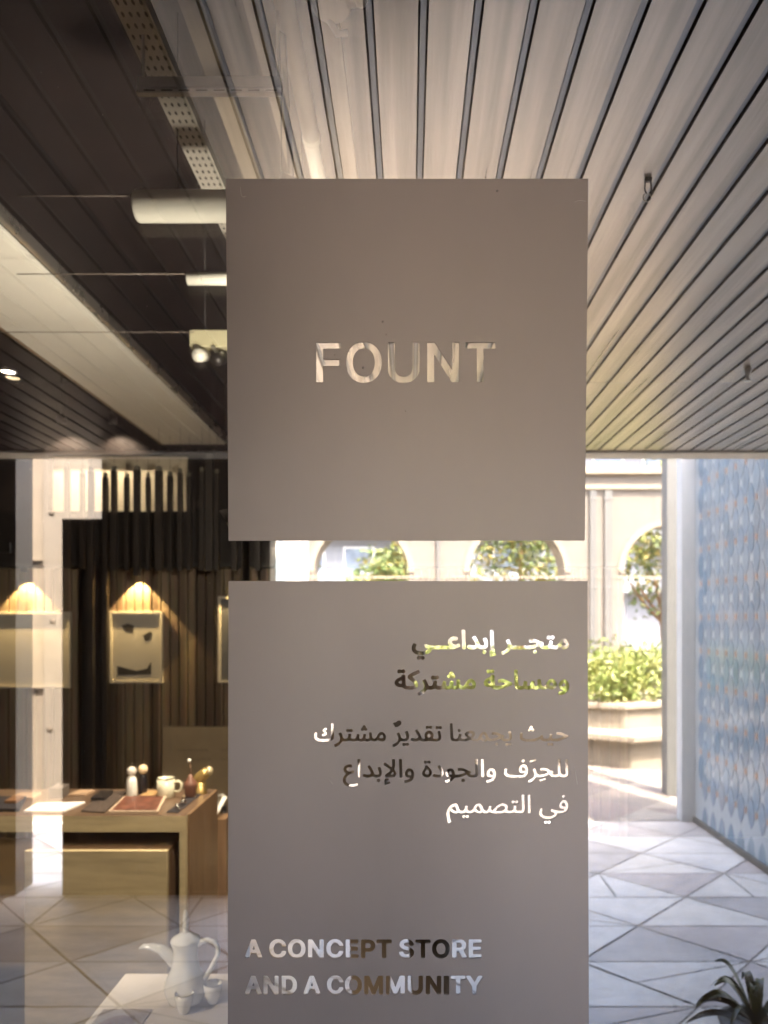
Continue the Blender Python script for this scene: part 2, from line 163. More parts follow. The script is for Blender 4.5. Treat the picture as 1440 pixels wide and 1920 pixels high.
"7480 12548 -20 12 -8 12 -3 10 1 15 4 10 10 11 11 6 10 3 13 0 27 -14 22 13 20 1 19 -9 7 -8 6 -10 2 -15 -3 -13 -10 -13 -11 -8 -10 -3 -17 0 -25 13 -23 -13;9148 12548 -20 12 -8 12 -2 10 0 15 4 10 11 11 10 6 10 3 14 0 26 -14 22 13 20 1 19 -9 8 -8 5 -10 2 -12 -2 -13 -8 -13 -14 -11 -10 -3 -17 0 -25 13 -23 -13;9648 12555 -11 7 -4 13 10 273 6 29 13 23 12 12 23 11 36 8 50 0 27 -6 28 -13 35 16 15 3 34 0 26 -5 27 -12 35 15 45 2 27 -6 35 -20 21 14 19 8 16 4 32 0 27 -6 33 -19 42 17 35 6 16 0 22 -4 25 -12 18 -18 10 -18 6 -19 2 -31 -5 -24 -12 -25 -15 -21 -19 -17 -20 -11 -23 -5 -14 1 -20 4 -26 15 -27 30 -40 71 -8 8 -10 4 -10 2 -19 -3 -8 -3 -7 -6 -5 -12 -5 -18 -10 -72 -6 -10 -15 -4 -34 2 -8 5 -4 7 -2 10 7 77 -4 17 -10 7 -24 3 -15 -2 -6 -4 -2 -6 9 -60 -2 -9 -5 -6 -9 -4 -36 -7 -12 4 -7 8 -14 64 -5 13 -7 6 -22 3 -17 -2 -7 -4 -2 -15 10 -43 -2 -10 -5 -7 -9 -4 -36 -10 -10 3 -7 8 -18 62 -9 16 -8 4 -18 2 -39 -4 -6 -7 -4 -21 -11 -259 -5 -8 -10 -5;7840 12558 -65 30 -88 46 -29 24 -11 22 -3 23 4 12 14 14 60 48 27 26 13 19 5 11 1 10 -5 7 -20 5 -36 4 -59 0 -21 -3 -10 -6 -6 -12 -3 -28 -8 -145 -7 -12 -13 -4 -35 0 -10 3 -8 11 0 19 -2 5 -32 11 -26 13 -21 12 -21 20 -17 25 -8 29 1 25 11 23 18 18 28 15 42 9 45 -1 18 19 15 11 24 10 23 4 97 1 21 -2 32 -7 33 -15 19 -19 10 -20 4 -30 -5 -26 -16 -32 -14 -20 -23 -24 -48 -44 3 -5 15 -9 109 -51 10 -7 3 -8 0 -7 -15 -32 -8 -11;8453 12588 -13 6 -10 8 -10 16 -2 21 -18 11 -8 8 -8 20 4 19 12 15 18 8 19 0 23 -13 25 13 17 1 10 -3 14 -10 8 -13 3 -15 -3 -13 -11 -16 -20 -12 -2 -21 -13 -19 -18 -10;9210 12650 -8 3 -6 7 -2 8 1 15 -2 4 -43 16 -35 20 -22 20 -19 30 -6 27 0 15 4 13 12 22 14 13 17 11 38 11 19 2 43 0 14 16 13 10 16 9 19 6 20 3 50 0 43 -6 43 -11 34 -14 65 -32 31 -11 32 -4 7 -3 5 -7 2 -10 -4 -31 -3 -9 -7 -5 -40 -7 -70 -35 -30 -11 -37 -7 -35 0 -38 7 -8 5 -5 5 -2 15 7 32 4 8 12 5 44 -5 23 1 38 9 15 7 0 4 -21 11 -29 10 -48 12 -52 5 -33 -5 -8 -9 -4 -17 -10 -166 -6 -9 -9 -3;8112 12665 -14 6 -7 6 -7 8 -5 12 0 15 4 10 7 10 12 8 11 4 15 0 27 -14 23 13 19 1 16 -7 14 -15 4 -12 -2 -17 -8 -15 -14 -10 -10 -4 -17 1 -25 14 -22 -13;8815 12725 -27 8 -21 15 -14 14 -12 16 -27 50 -12 19 -10 9 -15 3 -25 -5 -12 -11 -9 -28 -8 -68 -6 -10 -10 -6 -39 2 -8 4 -4 5 -3 10 6 65 -1 25 -3 8 -5 4 -23 5 -22 -3 -5 -6 0 -13 7 -49 -4 -13 -13 -8 -35 -6 -10 3 -7 8 -17 70 -4 10 -9 5 -20 2 -23 -5 -2 -14 9 -43 -2 -12 -5 -7 -10 -5 -35 -9 -10 3 -7 8 -17 62 -5 11 -6 7 -20 4 -17 0 -43 -6 -4 -3 -2 -8 10 -50 -2 -14 -5 -6 -9 -5 -35 -6 -11 3 -9 9 -13 57 -10 20 -8 5 -14 2 -20 2 -16 -2 -9 -4 -8 -10 -24 -60 -21 -41 -10 -7 -10 0 -40 20 -7 12 2 8 23 47 7 23 2 20 -10 35 -12 17 -27 24 -21 13 -49 19 -6 10 0 10 18 40 10 6 13 -2 22 -8 35 -17 30 -20 27 -25 30 -42 26 6 49 0 30 -5 31 -15 30 14 35 6 50 0 17 -2 17 -5 25 -12 25 13 23 6 53 -2 37 -15 33 15 45 2 32 -8 30 -18 32 19 25 7 33 0 17 -3 21 -9 20 -13 30 13 32 8 30 2 22 -3 26 -13 22 -23 10 -20 4 -18 0 -27 -2 -13 -9 -25 -8 -14 -8 -12 -17 -17 -15 -9 -17 -7 -15 -4;10560 12735 -29 10 -23 17 -19 25 -15 33 -5 30 1 12 4 21 10 19 14 13 20 10 47 10 -5 7 -18 9 -27 7 -42 8 -11 7 -4 14 8 35 6 10 10 6 28 -3 38 -9 34 -13 19 -11 19 -15 19 -20 13 -22 10 -25 7 -38 0 -27 -7 -40 -14 -33 -12 -17 -24 -20 -22 -9;7521 12763 7 1 3 4 1 37 -2 8 -25 1 -20 -5 -10 -6 0 -10 11 -13 17 -10;9190 12763 7 1 2 4 2 37 -3 8 -25 1 -20 -5 -10 -6 0 -10 11 -13 18 -10;8818 12798 9 0 8 4 13 16 6 22 -2 8 -4 5 -10 3 -15 -1 -23 -5 -14 -7 2 -8 14 -23 8 -9;10335 12798 8 0 7 3 15 19 6 20 -3 9 -5 4 -8 3 -17 -1 -26 -6 -10 -6 1 -6 15 -25 10 -10;10564 12808 13 3 10 12 8 29 -3 7 -32 2 -10 -3 -5 -5 -2 -10 5 -18 7 -11",
"7468 13505 -13 6 -9 7 -16 27 -15 -4 -18 1 -14 6 -13 12 1 10 12 16 7 3 10 -2 -2 21 5 15 5 7 15 1 17 -2 38 -11 28 -18 15 -20 5 -15 0 -22 -8 -20 -11 -12 -10 -5;6210 13560 -6 5 -1 13 8 229 -3 13 -6 12 -14 8 -18 6 -62 8 -86 -2 -32 -5 -15 -5 -20 -11 -10 -21 -1 -20 8 -37 -1 -10 -8 -6 -31 -8 -7 4 -5 10 -9 40 -2 29 3 18 5 18 9 14 14 14 27 16 36 10 44 5 81 0 52 -5 42 -10 28 -14 19 -18 12 -22 5 -33 -10 -237 -3 -5 -6 -4;8440 13560 -6 5 -1 10 10 258 7 29 9 15 18 13 18 7 30 4 52 -2 21 -7 20 -13 19 13 15 5 26 4 37 0 45 -7 55 -18 35 13 32 8 33 4 30 0 28 -8 29 -26 3 -1 40 30 18 7 19 4 15 0 18 -5 25 -17 32 14 45 2 35 -4 41 -10 34 -13 51 -26 4 2 10 17 12 13 19 12 40 9 40 0 37 -6 17 -6 11 -7 20 -20 10 -25 1 -44 -6 -31 -15 -52 -5 -7 -6 -2 -34 11 -8 8 0 10 17 50 7 35 -4 20 -5 5 -8 4 -50 3 -20 -2 -19 -5 -10 -8 2 -4 12 -3 3 -5 -1 -33 -4 -7 -25 -3 -15 -5 -57 -31 -30 -11 -21 -5 -27 -2 -35 4 -17 6 -3 5 -1 9 5 23 4 7 9 4 26 -3 42 2 32 10 16 8 2 5 -32 18 -46 16 -45 9 -25 1 -15 -2 -10 -4 -9 -9 -30 -64 -20 -29 -21 -16 -20 -4 -19 1 -11 3 -13 7 -15 12 -24 28 -30 55 -13 18 -20 4 -47 -5 -12 -3 -2 -4 21 -28 9 -20 5 -29 -4 -22 -10 -15 -19 -15 -23 -8 -27 -2 -31 4 -29 10 -31 19 -18 21 -1 18 8 20 43 40 3 5 -2 4 -27 7 -33 3 -32 -2 -18 -5 -6 -5 -3 -12 8 -46 -1 -10 -9 -7 -31 -6 -6 3 -4 5 -13 56 -5 14 -5 7 -12 6 -18 2 -32 -2 -10 -4 -6 -6 -6 -28 -9 -240 -3 -5 -6 -3;6822 13592 -11 5 -11 13 -2 10 1 18 -17 7 -11 12 -3 10 1 18 11 12 12 5 18 -2 18 -14 20 15 12 1 12 -2 9 -7 7 -10 1 -16 -2 -9 -12 -13 -18 -7 2 -23 -8 -13 -13 -9;8003 13605 -15 10 -5 8 -2 10 4 17 15 13 23 0 20 -16 19 16 20 1 13 -7 8 -10 0 -24 -5 -7 -11 -10 -24 -1 -20 17 -18 -16;9950 13608 -11 5 -9 12 -2 10 1 18 -19 9 -10 11 -2 10 1 17 11 12 12 5 18 -1 18 -15 22 16 22 -1 10 -9 6 -9 3 -13 -4 -12 -12 -13 -17 -7 1 -23 -4 -8 -7 -8 -10 -6;8183 13610 -8 3 -8 8 -6 16 3 16 8 9 8 6 23 0 20 -16 19 16 20 1 9 -4 11 -13 2 -10 -1 -14 -6 -8 -10 -9 -24 -1 -10 6 -10 11 -20 -16;6112 13640 -20 10 -20 14 -10 11 -8 13 -1 19 1 10 27 28 -4 5 -35 10 -8 7 -1 8 6 20 4 7 5 3 9 0 13 -3 33 -13 13 -9 14 -17 2 -15 -2 -13 -6 -10 -20 -18 -2 -5 5 -7 26 -16 4 -11 -13 -25 -6 -3;6517 13663 -14 8 -8 9 -2 7 1 20 9 10 9 6 13 1 10 -2 18 -15 20 16 20 1 13 -7 8 -12 2 -12 -3 -11 -7 -10 -9 -7 -12 -2 -12 2 -20 16 -16 -15 -10 -3;8605 13663 -10 5 -12 12 -2 7 0 16 5 9 12 10 9 2 13 -1 8 -4 10 -11 4 -11 0 -9 -5 -11 -9 -9 -11 -5;7818 13671 -30 18 -5 6 -1 7 34 56 17 34 7 23 -3 13 -5 8 -10 6 -32 5 -30 -3 -32 -12 -8 0 -8 10 -13 21 -1 7 7 10 18 10 20 7 22 3 43 1 34 -8 28 -17 25 18 25 7 67 -2 60 -11 66 11 64 2 35 -6 23 -9 20 -17 11 -19 6 -37 -2 -26 -13 -55 -7 -22 -7 -8 -10 0 -23 8 -10 5 -3 5 0 8 18 57 6 28 -3 20 -8 9 -13 3 -25 2 -54 -1 -5 -2 0 -4 12 -24 4 -18 0 -28 -7 -23 -15 -24 -20 -18 -20 -8 -22 -3 -23 4 -15 7 -16 12 -16 18 -13 27 -3 15 0 18 4 20 13 28 -18 4 -21 0 -19 -4 -10 -9 -8 -16 -17 -46 -24 -47 -27 -45 -7 -7;7632 13702 -30 11 -7 7 0 8 15 44 9 40 0 13 -4 11 -5 5 -10 3 -42 3 -16 -3 -9 -5 -7 -12 -29 -74 -14 -22 -5 -1 -6 1 -31 17 -3 10 22 45 7 24 1 15 -3 21 -9 24 -10 15 -13 12 -26 18 -49 23 -1 13 9 24 5 8 11 2 16 -5 24 -11 30 -19 34 -32 26 -42 33 8 28 0 29 -4 18 -5 13 -6 22 -19 8 -13 6 -19 2 -30 -2 -22 -9 -38 -11 -35 -7 -8;7142 13722 -24 9 -20 18 -15 21 -26 52 -9 13 -11 9 -15 3 -25 -5 -12 -12 -10 -32 -8 -65 -3 -5 -6 -2 -30 2 -9 7 -1 7 4 46 -1 40 -4 9 -7 6 -23 4 -22 -4 -6 -3 -2 -5 -1 -12 8 -51 -2 -7 -9 -5 -31 -5 -6 2 -4 6 -7 39 -9 31 -6 8 -8 4 -20 2 -15 -2 -10 -5 -4 -12 9 -46 -1 -9 -8 -7 -30 -8 -6 2 -5 5 -15 55 -6 15 -6 7 -10 3 -25 2 -25 -2 -18 -4 -6 -4 -3 -12 9 -52 -1 -6 -9 -7 -30 -6 -7 2 -5 7 -12 52 -10 22 -10 6 -11 2 -20 2 -17 -2 -10 -5 -7 -8 -23 -60 -16 -34 -6 -7 -8 -1 -30 15 -7 10 22 48 7 25 0 27 -8 27 -14 20 -22 20 -33 18 -30 13 -4 5 1 10 13 30 7 4 10 -1 35 -15 40 -27 31 -34 19 -32 31 8 35 0 35 -6 25 -14 25 14 39 6 36 0 19 -3 18 -5 18 -12 24 14 23 6 27 0 20 -3 13 -4 17 -11 18 11 12 4 40 3 30 -8 26 -19 25 18 12 5 17 4 26 0 17 -4 13 -5 17 -14 5 -2 28 13 30 8 22 2 23 -3 21 -11 13 -13 9 -14 6 -28 -2 -37 -6 -16 -9 -17 -25 -27 -23 -11;10467 13723 -34 6 -10 6 -1 13 4 22 5 8 9 3 23 -3 42 2 32 9 16 8 4 5 -7 7 -43 19 -29 9 -31 7 -52 3 -23 -2 -20 -6 -5 -6 -1 -10 9 -50 0 -6 -10 -7 -30 -6 -7 2 -5 7 -11 50 -7 19 -5 6 -13 6 -39 3 -20 -2 -19 -7 -4 -3 -2 -7 6 -25 -2 -6 -22 -16 -13 -5 -6 2 -19 19 -25 17 -44 19 -38 11 -75 10 -48 0 -47 -5 -28 -9 -17 -12 -6 -13 -3 -15 8 -47 -1 -8 -8 -9 -28 -7 -7 1 -5 5 -6 18 -6 35 0 39 5 18 7 13 27 25 31 14 45 9 92 1 53 -5 60 -13 35 -12 34 -16 16 18 15 10 24 8 26 4 42 0 20 -3 23 -6 19 -11 21 12 24 6 60 2 35 -4 53 -14 93 -45 22 -7 28 -5 6 -8 -3 -31 -6 -8 -33 -6 -65 -33 -30 -11 -37 -6;8040 13750 12 0 10 7 10 16 3 15 -3 15 -6 10 -11 10 -13 7 -9 -4 -9 -9 -7 -12 -4 -15 3 -13 6 -13 8 -9;8814 13750 26 4 8 6 4 7 -1 10 -6 11 -13 15 -10 7 -7 -3 -43 -42 3 -5 10 -4;9063 13773 9 0 8 5 15 25 12 35 -3 9 -7 5 -12 1 -20 -7 -17 -12 -15 -19 0 -7 12 -20 10 -10;7150 13775 10 1 8 5 9 9 8 17 2 11 0 12 -5 8 -7 4 -27 1 -26 -8 -10 -7 3 -10 15 -28 10 -10;9305 13922 -10 4 -9 11 -3 8 0 17 5 8 10 9 10 3 12 0 10 -5 11 -12 1 -23 -5 -9 -10 -9 -10 -3;7570 13925 -8 3 -9 7 -6 8 -3 10 4 17 15 14 10 2 14 -2 20 -16 18 16 20 1 9 -3 12 -14 3 -11 -2 -12 -6 -10 -11 -8 -12 -3 -10 2 -10 5 -11 12 -19 -16 -8 -2;9498 13925 -8 3 -9 9 -7 13 2 18 7 9 9 7 8 2 15 -1 20 -17 19 15 19 3 12 -6 10 -12 2 -10 -1 -13 -7 -10 -11 -8 -10 -3 -11 2 -22 17 -17 -16 -10 -3;10278 13925 -9 3 -9 8 -5 9 -2 10 4 15 16 14 22 0 20 -16 18 16 20 1 10 -4 12 -14 2 -12 -2 -12 -8 -10 -9 -6 -10 -3 -11 2 -22 17 -18 -16",
"10033 14227 -100 28 -7 10 0 22 2 6 5 4 9 -1 101 -28 6 -8 0 -27 -6 -6;6710 14230 -6 5 -1 10 10 320 2 5 7 4 36 0 8 -6 1 -10 -8 -320 -4 -6 -5 -3;7393 14230 -38 5 -7 7 8 86 -4 32 -7 19 -7 -2 -55 -42 -61 -43 -7 0 -6 3 -22 30 0 7 5 5 70 49 57 46 -4 10 -22 25 -68 56 -2 7 0 33 1 5 4 5 117 1 30 -3 28 -12 12 -10 11 -16 6 -26 -3 -25 -12 -25 -25 -34 15 -50 5 -53 -6 -82 -4 -6;7488 14230 -7 7 0 15 10 313 4 7 5 2 37 0 8 -6 1 -10 -9 -318 -3 -7 -7 -4;8910 14230 -5 3 -2 9 9 231 0 27 -3 10 -4 5 -18 6 -34 0 -31 -7 -9 -5 -2 -4 3 -3 11 -2 5 -7 -3 -33 -5 -8 -22 -2 -17 -4 -65 -33 -31 -11 -29 -6 -33 0 -32 5 -11 6 -2 13 6 25 4 7 10 2 38 -5 34 4 43 15 8 5 -1 5 -40 20 -50 15 -45 8 -54 -1 -5 -5 -1 -22 -8 -33 -7 -15 -12 -17 -17 -15 -16 -8 -19 -2 -25 2 -15 6 -15 10 -21 26 -10 20 -5 16 -3 17 1 22 8 21 20 19 25 10 45 4 3 6 -11 11 -27 15 -72 19 -3 10 10 38 10 4 34 -6 28 -7 32 -14 21 -15 19 -19 27 -41 61 -1 57 -9 48 -15 62 -30 5 1 12 20 16 15 15 9 18 5 27 4 40 0 33 -6 22 -11 19 -22 5 -14 3 -18 0 -67 -8 -198 -2 -7 -7 -4;9023 14230 -5 3 -2 5 0 40 8 287 4 7 5 2 39 0 8 -6 1 -10 -10 -320 -4 -6 -5 -3;10458 14230 -5 3 -2 9 8 243 -2 22 -5 8 -19 6 -33 0 -32 -7 -8 -4 -3 -5 3 -3 12 -4 4 -6 -2 -30 -6 -9 -36 -6 -64 -32 -35 -13 -30 -6 -30 0 -35 5 -10 6 -1 15 5 22 4 8 11 2 38 -5 38 5 37 13 9 6 0 5 -46 22 -45 13 -45 8 -38 -2 -12 -5 -6 -8 -28 -68 -14 -28 -7 -6 -10 -1 -30 15 -5 9 2 8 22 45 5 17 2 25 -6 25 -11 21 -19 21 -33 21 -43 18 -5 4 -2 10 15 33 8 4 17 -4 33 -15 27 -16 17 -13 22 -23 26 -40 35 8 35 0 45 -6 48 -13 75 -35 5 1 11 19 20 18 18 9 23 5 48 2 22 -2 27 -7 21 -12 34 18 16 3 30 0 35 -6 22 -11 14 -14 8 -13 5 -22 2 -23 -11 -252 -8 -6 -35 0 -8 3 -4 5 9 263 -4 12 -6 5 -15 4 -22 0 -17 -4 -10 -5 -7 -12 -5 -15 -3 -52 -6 -195 -5 -6 -5 -3;9802 14235 -10 3 -12 12 -5 10 0 10 4 12 9 10 12 4 12 1 13 -5 8 -9 5 -10 1 -13 -6 -12 -8 -8 -12 -5;7967 14256 -9 4 -7 7 -7 15 3 18 16 15 12 2 12 -1 21 -18 19 16 10 3 10 0 15 -6 10 -14 2 -12 -2 -10 -10 -12 -9 -6 -25 0 -20 18 -18 -17;6545 14328 -33 5 -25 11 -28 24 -12 24 -4 28 0 13 4 17 11 22 25 25 3 5 -35 43 -16 37 -6 45 3 21 5 22 15 25 24 25 27 16 35 12 44 6 31 0 50 -7 44 -13 9 -7 1 -10 -9 -25 -8 -8 -7 -1 -36 10 -37 6 -52 -2 -30 -8 -20 -10 -15 -12 -11 -20 -6 -25 2 -24 8 -23 16 -22 15 -15 28 -18 30 -14 53 -14 7 -5 2 -5 -8 -35 -7 -7 -10 0 -24 4 -53 18 -25 -10 -16 -15 -5 -12 0 -10 5 -13 9 -9 14 -6 18 -4 43 4 6 -2 3 -5 7 -30 0 -7 -4 -5 -7 -4 -11 -3;9802 14328 -15 5 -17 10 -17 16 -8 13 -10 20 -5 16 -2 14 0 28 4 13 5 9 23 21 27 8 50 1 1 6 -10 10 -31 8 -64 3 -113 0 -45 -4 -32 -6 -24 -12 -11 -19 -3 -18 9 -45 -1 -10 -8 -6 -32 -6 -8 2 -4 5 -11 52 0 36 7 25 19 24 22 15 34 12 40 7 23 1 180 -1 48 -6 20 -4 15 -7 13 -9 11 -15 8 -15 6 -20 5 -35 0 -40 -5 -27 -13 -34 -9 -14 -14 -14 -23 -11;7993 14342 -5 3 -23 27 -2 6 5 10 -1 5 -29 35 -13 22 -9 27 -1 26 3 19 5 11 9 11 18 16 13 7 20 5 24 2 21 -2 19 -5 13 -8 23 -24 7 -13 5 -19 2 -18 -2 -18 -10 -32 -23 -35 -40 -41 -20 -15;6927 14343 -34 20 -4 10 40 64 15 30 7 21 -3 15 -13 11 -27 7 -33 -1 -42 -13 -8 -1 -8 7 -15 24 -1 10 5 6 16 10 28 9 23 4 42 0 37 -8 30 -18 23 17 15 5 15 4 30 0 28 -4 19 -6 16 -9 16 -15 8 -14 5 -15 2 -46 -9 -44 -17 -47 -6 -3 -10 2 -30 11 -7 7 1 9 16 43 8 33 1 20 -4 12 -7 5 -10 4 -42 1 -13 -4 -9 -9 -27 -65 -22 -42 -32 -50 -7 -6;8238 14343 -30 18 -5 6 -2 6 38 57 15 30 8 27 -3 18 -6 6 -10 5 -23 5 -32 -1 -20 -4 -23 -9 -10 0 -8 8 -14 27 3 10 14 9 20 8 35 7 43 0 17 -3 23 -6 18 -10 16 -15 9 -14 6 -16 2 -20 -4 -25 -7 -22 -17 -37 -23 -36 -19 -25 -6 -4;9807 14383 15 2 12 12 10 25 3 18 -3 5 -19 4 -15 0 -17 -5 -7 -6 -3 -15 3 -16 9 -16;7667 14403 -17 5 -14 9 -18 18 -10 13 -9 19 -6 21 -2 22 2 18 10 22 20 17 27 8 40 3 2 4 -12 13 -25 14 -25 7 -40 8 -7 4 -2 12 6 27 3 7 7 4 26 -3 34 -8 23 -8 27 -15 20 -17 13 -15 14 -24 7 -20 5 -30 0 -28 -8 -40 -10 -25 -12 -17 -23 -18 -21 -7;9202 14403 -15 4 -15 9 -18 16 -11 14 -10 22 -5 17 -2 13 0 25 3 12 6 12 18 17 27 11 43 3 3 0 1 4 -14 14 -20 11 -25 8 -46 10 -5 3 -2 10 6 29 4 8 5 3 28 -3 35 -8 25 -10 19 -10 16 -13 17 -17 14 -20 10 -25 5 -27 0 -43 -6 -30 -11 -28 -16 -21 -19 -14 -20 -6;8005 14423 3 -1 5 2 19 21 8 15 6 22 -2 15 -7 12 -12 7 -17 3 -15 -2 -13 -5 -7 -9 -4 -13 3 -15 6 -16 14 -21;7672 14458 8 0 8 3 11 12 7 15 4 19 0 10 -3 4 -17 3 -18 0 -15 -5 -7 -6 -4 -13 5 -18 8 -15;8435 14458 15 2 12 12 10 26 2 15 -2 6 -32 1 -20 -4 -8 -6 -2 -12 6 -21 9 -14;9205 14458 15 2 13 12 10 28 2 15 -2 5 -20 4 -15 0 -16 -4 -8 -7 -3 -13 4 -18 8 -16;7359 14475 4 -2 4 3 10 16 2 10 -4 10 -7 4 -13 3 -33 -1 1 -6;10227 14580 -105 30 -6 8 1 27 6 5 10 0 100 -28 6 -9 0 -25 -4 -6;7253 14588 -13 4 -12 6 -13 14 -6 11 -1 20 8 24 -7 10 -1 6 6 22 8 7 78 -20 12 -5 5 -7 0 -8 -5 -14 -7 -9 -8 -1 -25 7 -10 -3 -8 -7 -2 -8 5 -7 10 -2 16 2 7 -3 4 -7 2 -17 -2 -8 -7 -5 -14 -2;8673 14598 -8 5 -11 12 -3 12 2 11 7 11 10 7 12 3 13 -2 9 -5 9 -10 3 -10 -1 -14 -8 -12 -10 -7;7088 14600 -11 6 -9 11 -2 8 1 15 6 10 11 8 9 3 15 -1 11 -7 8 -10 2 -8 -1 -15 -6 -11 -10 -7 -9 -3",
"9783 14895 -5 3 -2 7 10 265 -5 17 -16 7 -22 2 -33 -2 -27 -8 -3 -6 -1 -15 9 -47 0 -6 -8 -7 -32 -6 -8 1 -6 7 -14 60 -6 13 -6 7 -16 6 -22 3 -33 -2 -19 -4 -3 -5 7 -25 0 -27 -4 -18 -9 -18 -17 -19 -22 -13 -27 -7 -20 0 -40 7 -28 13 -22 13 -26 22 -34 33 -35 43 -5 4 -16 -6 -7 -14 1 -18 8 -32 -2 -8 -9 -6 -30 -6 -6 2 -5 5 -15 53 -14 23 -10 6 -20 4 -23 -6 -7 -5 -7 -10 -31 -63 -18 -27 -12 -12 -12 -7 -16 -5 -14 0 -16 2 -15 7 -28 22 -21 26 -35 64 -13 11 -12 3 -15 0 -28 -4 -15 -5 -5 -7 -1 -12 10 -50 -1 -6 -8 -7 -33 -6 -9 3 -3 5 -12 51 -10 25 -15 9 -35 4 -18 -6 -10 -9 -12 -23 -24 -61 -10 -17 -10 -10 -12 -7 -14 -2 -15 1 -25 6 -28 14 -18 13 -34 32 -28 39 -15 39 -6 42 2 31 15 87 15 60 6 7 6 2 37 -9 7 -7 -24 -108 -7 -50 3 -38 5 -17 4 -6 34 32 18 12 25 10 25 4 25 -3 30 -17 20 10 15 3 58 -1 25 -7 20 -12 20 12 17 5 28 4 42 -1 17 -3 13 -6 30 -28 22 19 21 14 19 7 20 4 18 0 15 -4 28 -18 24 11 20 4 46 -1 22 -7 25 -17 23 15 22 8 33 6 55 3 37 0 58 -5 30 -7 30 -11 39 11 40 6 36 0 27 -4 17 -5 21 -12 25 14 39 7 46 0 37 -8 20 -11 12 -12 7 -12 6 -23 2 -47 -10 -236 -3 -5 -6 -3;9897 14895 -7 7 -1 25 10 313 4 7 5 2 37 0 8 -6 1 -10 -9 -323 -2 -10 -6 -5;10555 14901 -10 5 -11 12 -3 12 2 12 5 8 12 11 13 3 10 -2 11 -5 9 -11 3 -9 -1 -15 -7 -11 -10 -8 -8 -2;10557 14997 -17 6 -15 10 -22 25 -11 24 -5 16 -3 15 0 24 9 23 19 20 26 12 42 3 2 3 -3 4 -19 7 -30 5 -70 2 -32 -6 -81 -26 -9 0 -5 4 -3 10 -5 24 0 11 7 6 38 13 20 10 5 8 -4 13 -6 7 -14 10 -38 15 -41 7 -40 0 -24 -4 -21 -6 -20 -10 -10 -10 -9 -15 -3 -20 4 -27 9 -32 1 -10 -4 -5 -7 -3 -25 -10 -8 0 -6 5 -6 15 -14 53 2 45 6 19 8 13 16 18 16 13 23 13 18 6 40 7 52 0 30 -3 47 -12 23 -10 23 -15 27 -29 8 -18 2 -15 3 -4 45 0 54 -6 33 -8 25 -12 15 -13 12 -14 15 -30 5 -21 2 -24 -4 -45 -6 -21 -7 -17 -11 -17 -15 -15 -13 -7 -13 -4;9613 15003 -8 4 -9 8 -5 7 -2 6 2 20 9 11 8 5 14 2 11 -2 9 -6 11 -12 20 18 22 1 11 -5 11 -13 2 -12 -2 -12 -8 -10 -11 -8 -11 -2 -12 2 -9 5 -13 13 -18 -17 -10 -3;10567 15052 6 0 9 3 12 15 5 13 5 24 0 6 -4 4 -18 4 -17 -1 -17 -5 -6 -7 -3 -15 5 -18 9 -16;9423 15113 15 2 10 3 11 7 6 10 4 13 -2 10 -7 14 -8 7 -30 13 -32 7 -18 2 -60 0 -11 -3 10 -15 27 -27 19 -15 36 -20;8965 15117 10 1 8 7 19 37 7 25 -3 8 -8 5 -13 2 -22 -8 -17 -12 -16 -20 0 -9 15 -23 9 -8;8520 15122 7 -1 6 4 11 20 15 42 0 8 -6 5 -16 0 -24 -10 -21 -17 -15 -21 1 -7 10 -9;8690 15278 -8 4 -8 6 -6 15 2 20 17 15 13 3 12 -3 20 -18 18 17 12 3 8 0 12 -5 14 -17 1 -11 -2 -11 -9 -11 -9 -7 -25 1 -20 18 -19 -17;10218 15385 -6 3 -10 10 -6 14 0 11 3 7 16 15 12 2 13 -2 10 -6 12 -12 9 11 9 6 8 3 12 0 12 -5 12 -15 0 -22 -6 -9 -11 -10 -10 -2 -15 2 -9 5 -13 14 -9 -12 -9 -7 -9 -2"]
# ---------------------------------------------------------------- materials
CEIL = 2.55
M_slat = mat('bronze_slat', (0.52, 0.455, 0.375), 0.30, 0.75, 0.31, 1.1, 0.04, 1.1, stretch=(26, 0.8, 1))  # lengthwise colour streaks painted in for mottled reflections
M_carrier = mat('steel_carrier', (0.30, 0.30, 0.30), 0.35, 0.7, 0.1)
M_soffit = mat('white_plaster', (0.80, 0.76, 0.68), 0.8, 0, 0.03, 3, 0.05, 60)
M_alu = mat('bright_aluminium', (0.75, 0.72, 0.68), 0.28, 0.9, 0.1, 5)
M_darkclad = mat('dark_bronze_cladding', (0.022, 0.015, 0.012), 0.35, 0.1, 0.2, 4)
M_conc = mat('pale_concrete', (0.15, 0.127, 0.10), 0.8, 0, 0.08, 5, 0.2, 30)
M_roof = mat('roof_render', (0.5, 0.46, 0.4), 0.85, 0, 0.08)
M_cream = mat('cream_wall', (0.18, 0.157, 0.135), 0.85, 0, 0.06, 2.0, 0.1, 30)
M_creamL = mat('cream_reveal', (0.26, 0.22, 0.17), 0.85, 0, 0.05)
M_white = mat('white_paint', (0.78, 0.76, 0.72), 0.6, 0, 0.05)
M_black = mat('black_metal', (0.012, 0.010, 0.010), 0.4, 0.0, 0.2)
M_dark = mat('dark_void', (0.02, 0.014, 0.012), 0.8, 0, 0.2)
M_oak = mat('light_oak', (0.52, 0.42, 0.25), 0.5, 0, 0.25, 3, 0.1, 20, stretch=(1, 8, 8))
M_oakd = mat('brown_oak', (0.22, 0.13, 0.07), 0.5, 0, 0.25, 3, 0.1, 20, stretch=(8, 8, 1))
M_porc = mat('white_porcelain', (0.84, 0.82, 0.77), 0.12, 0, 0.02, coat=0.3)
M_plinth = mat('white_lacquer', (0.52, 0.475, 0.43), 0.45, 0, 0.03)
M_galv = mat('galvanised_steel', (0.58, 0.55, 0.50), 0.5, 0.2, 0.15, 12)
M_pvc = mat('white_pvc', (0.72, 0.70, 0.62), 0.5, 0, 0.06, 6)
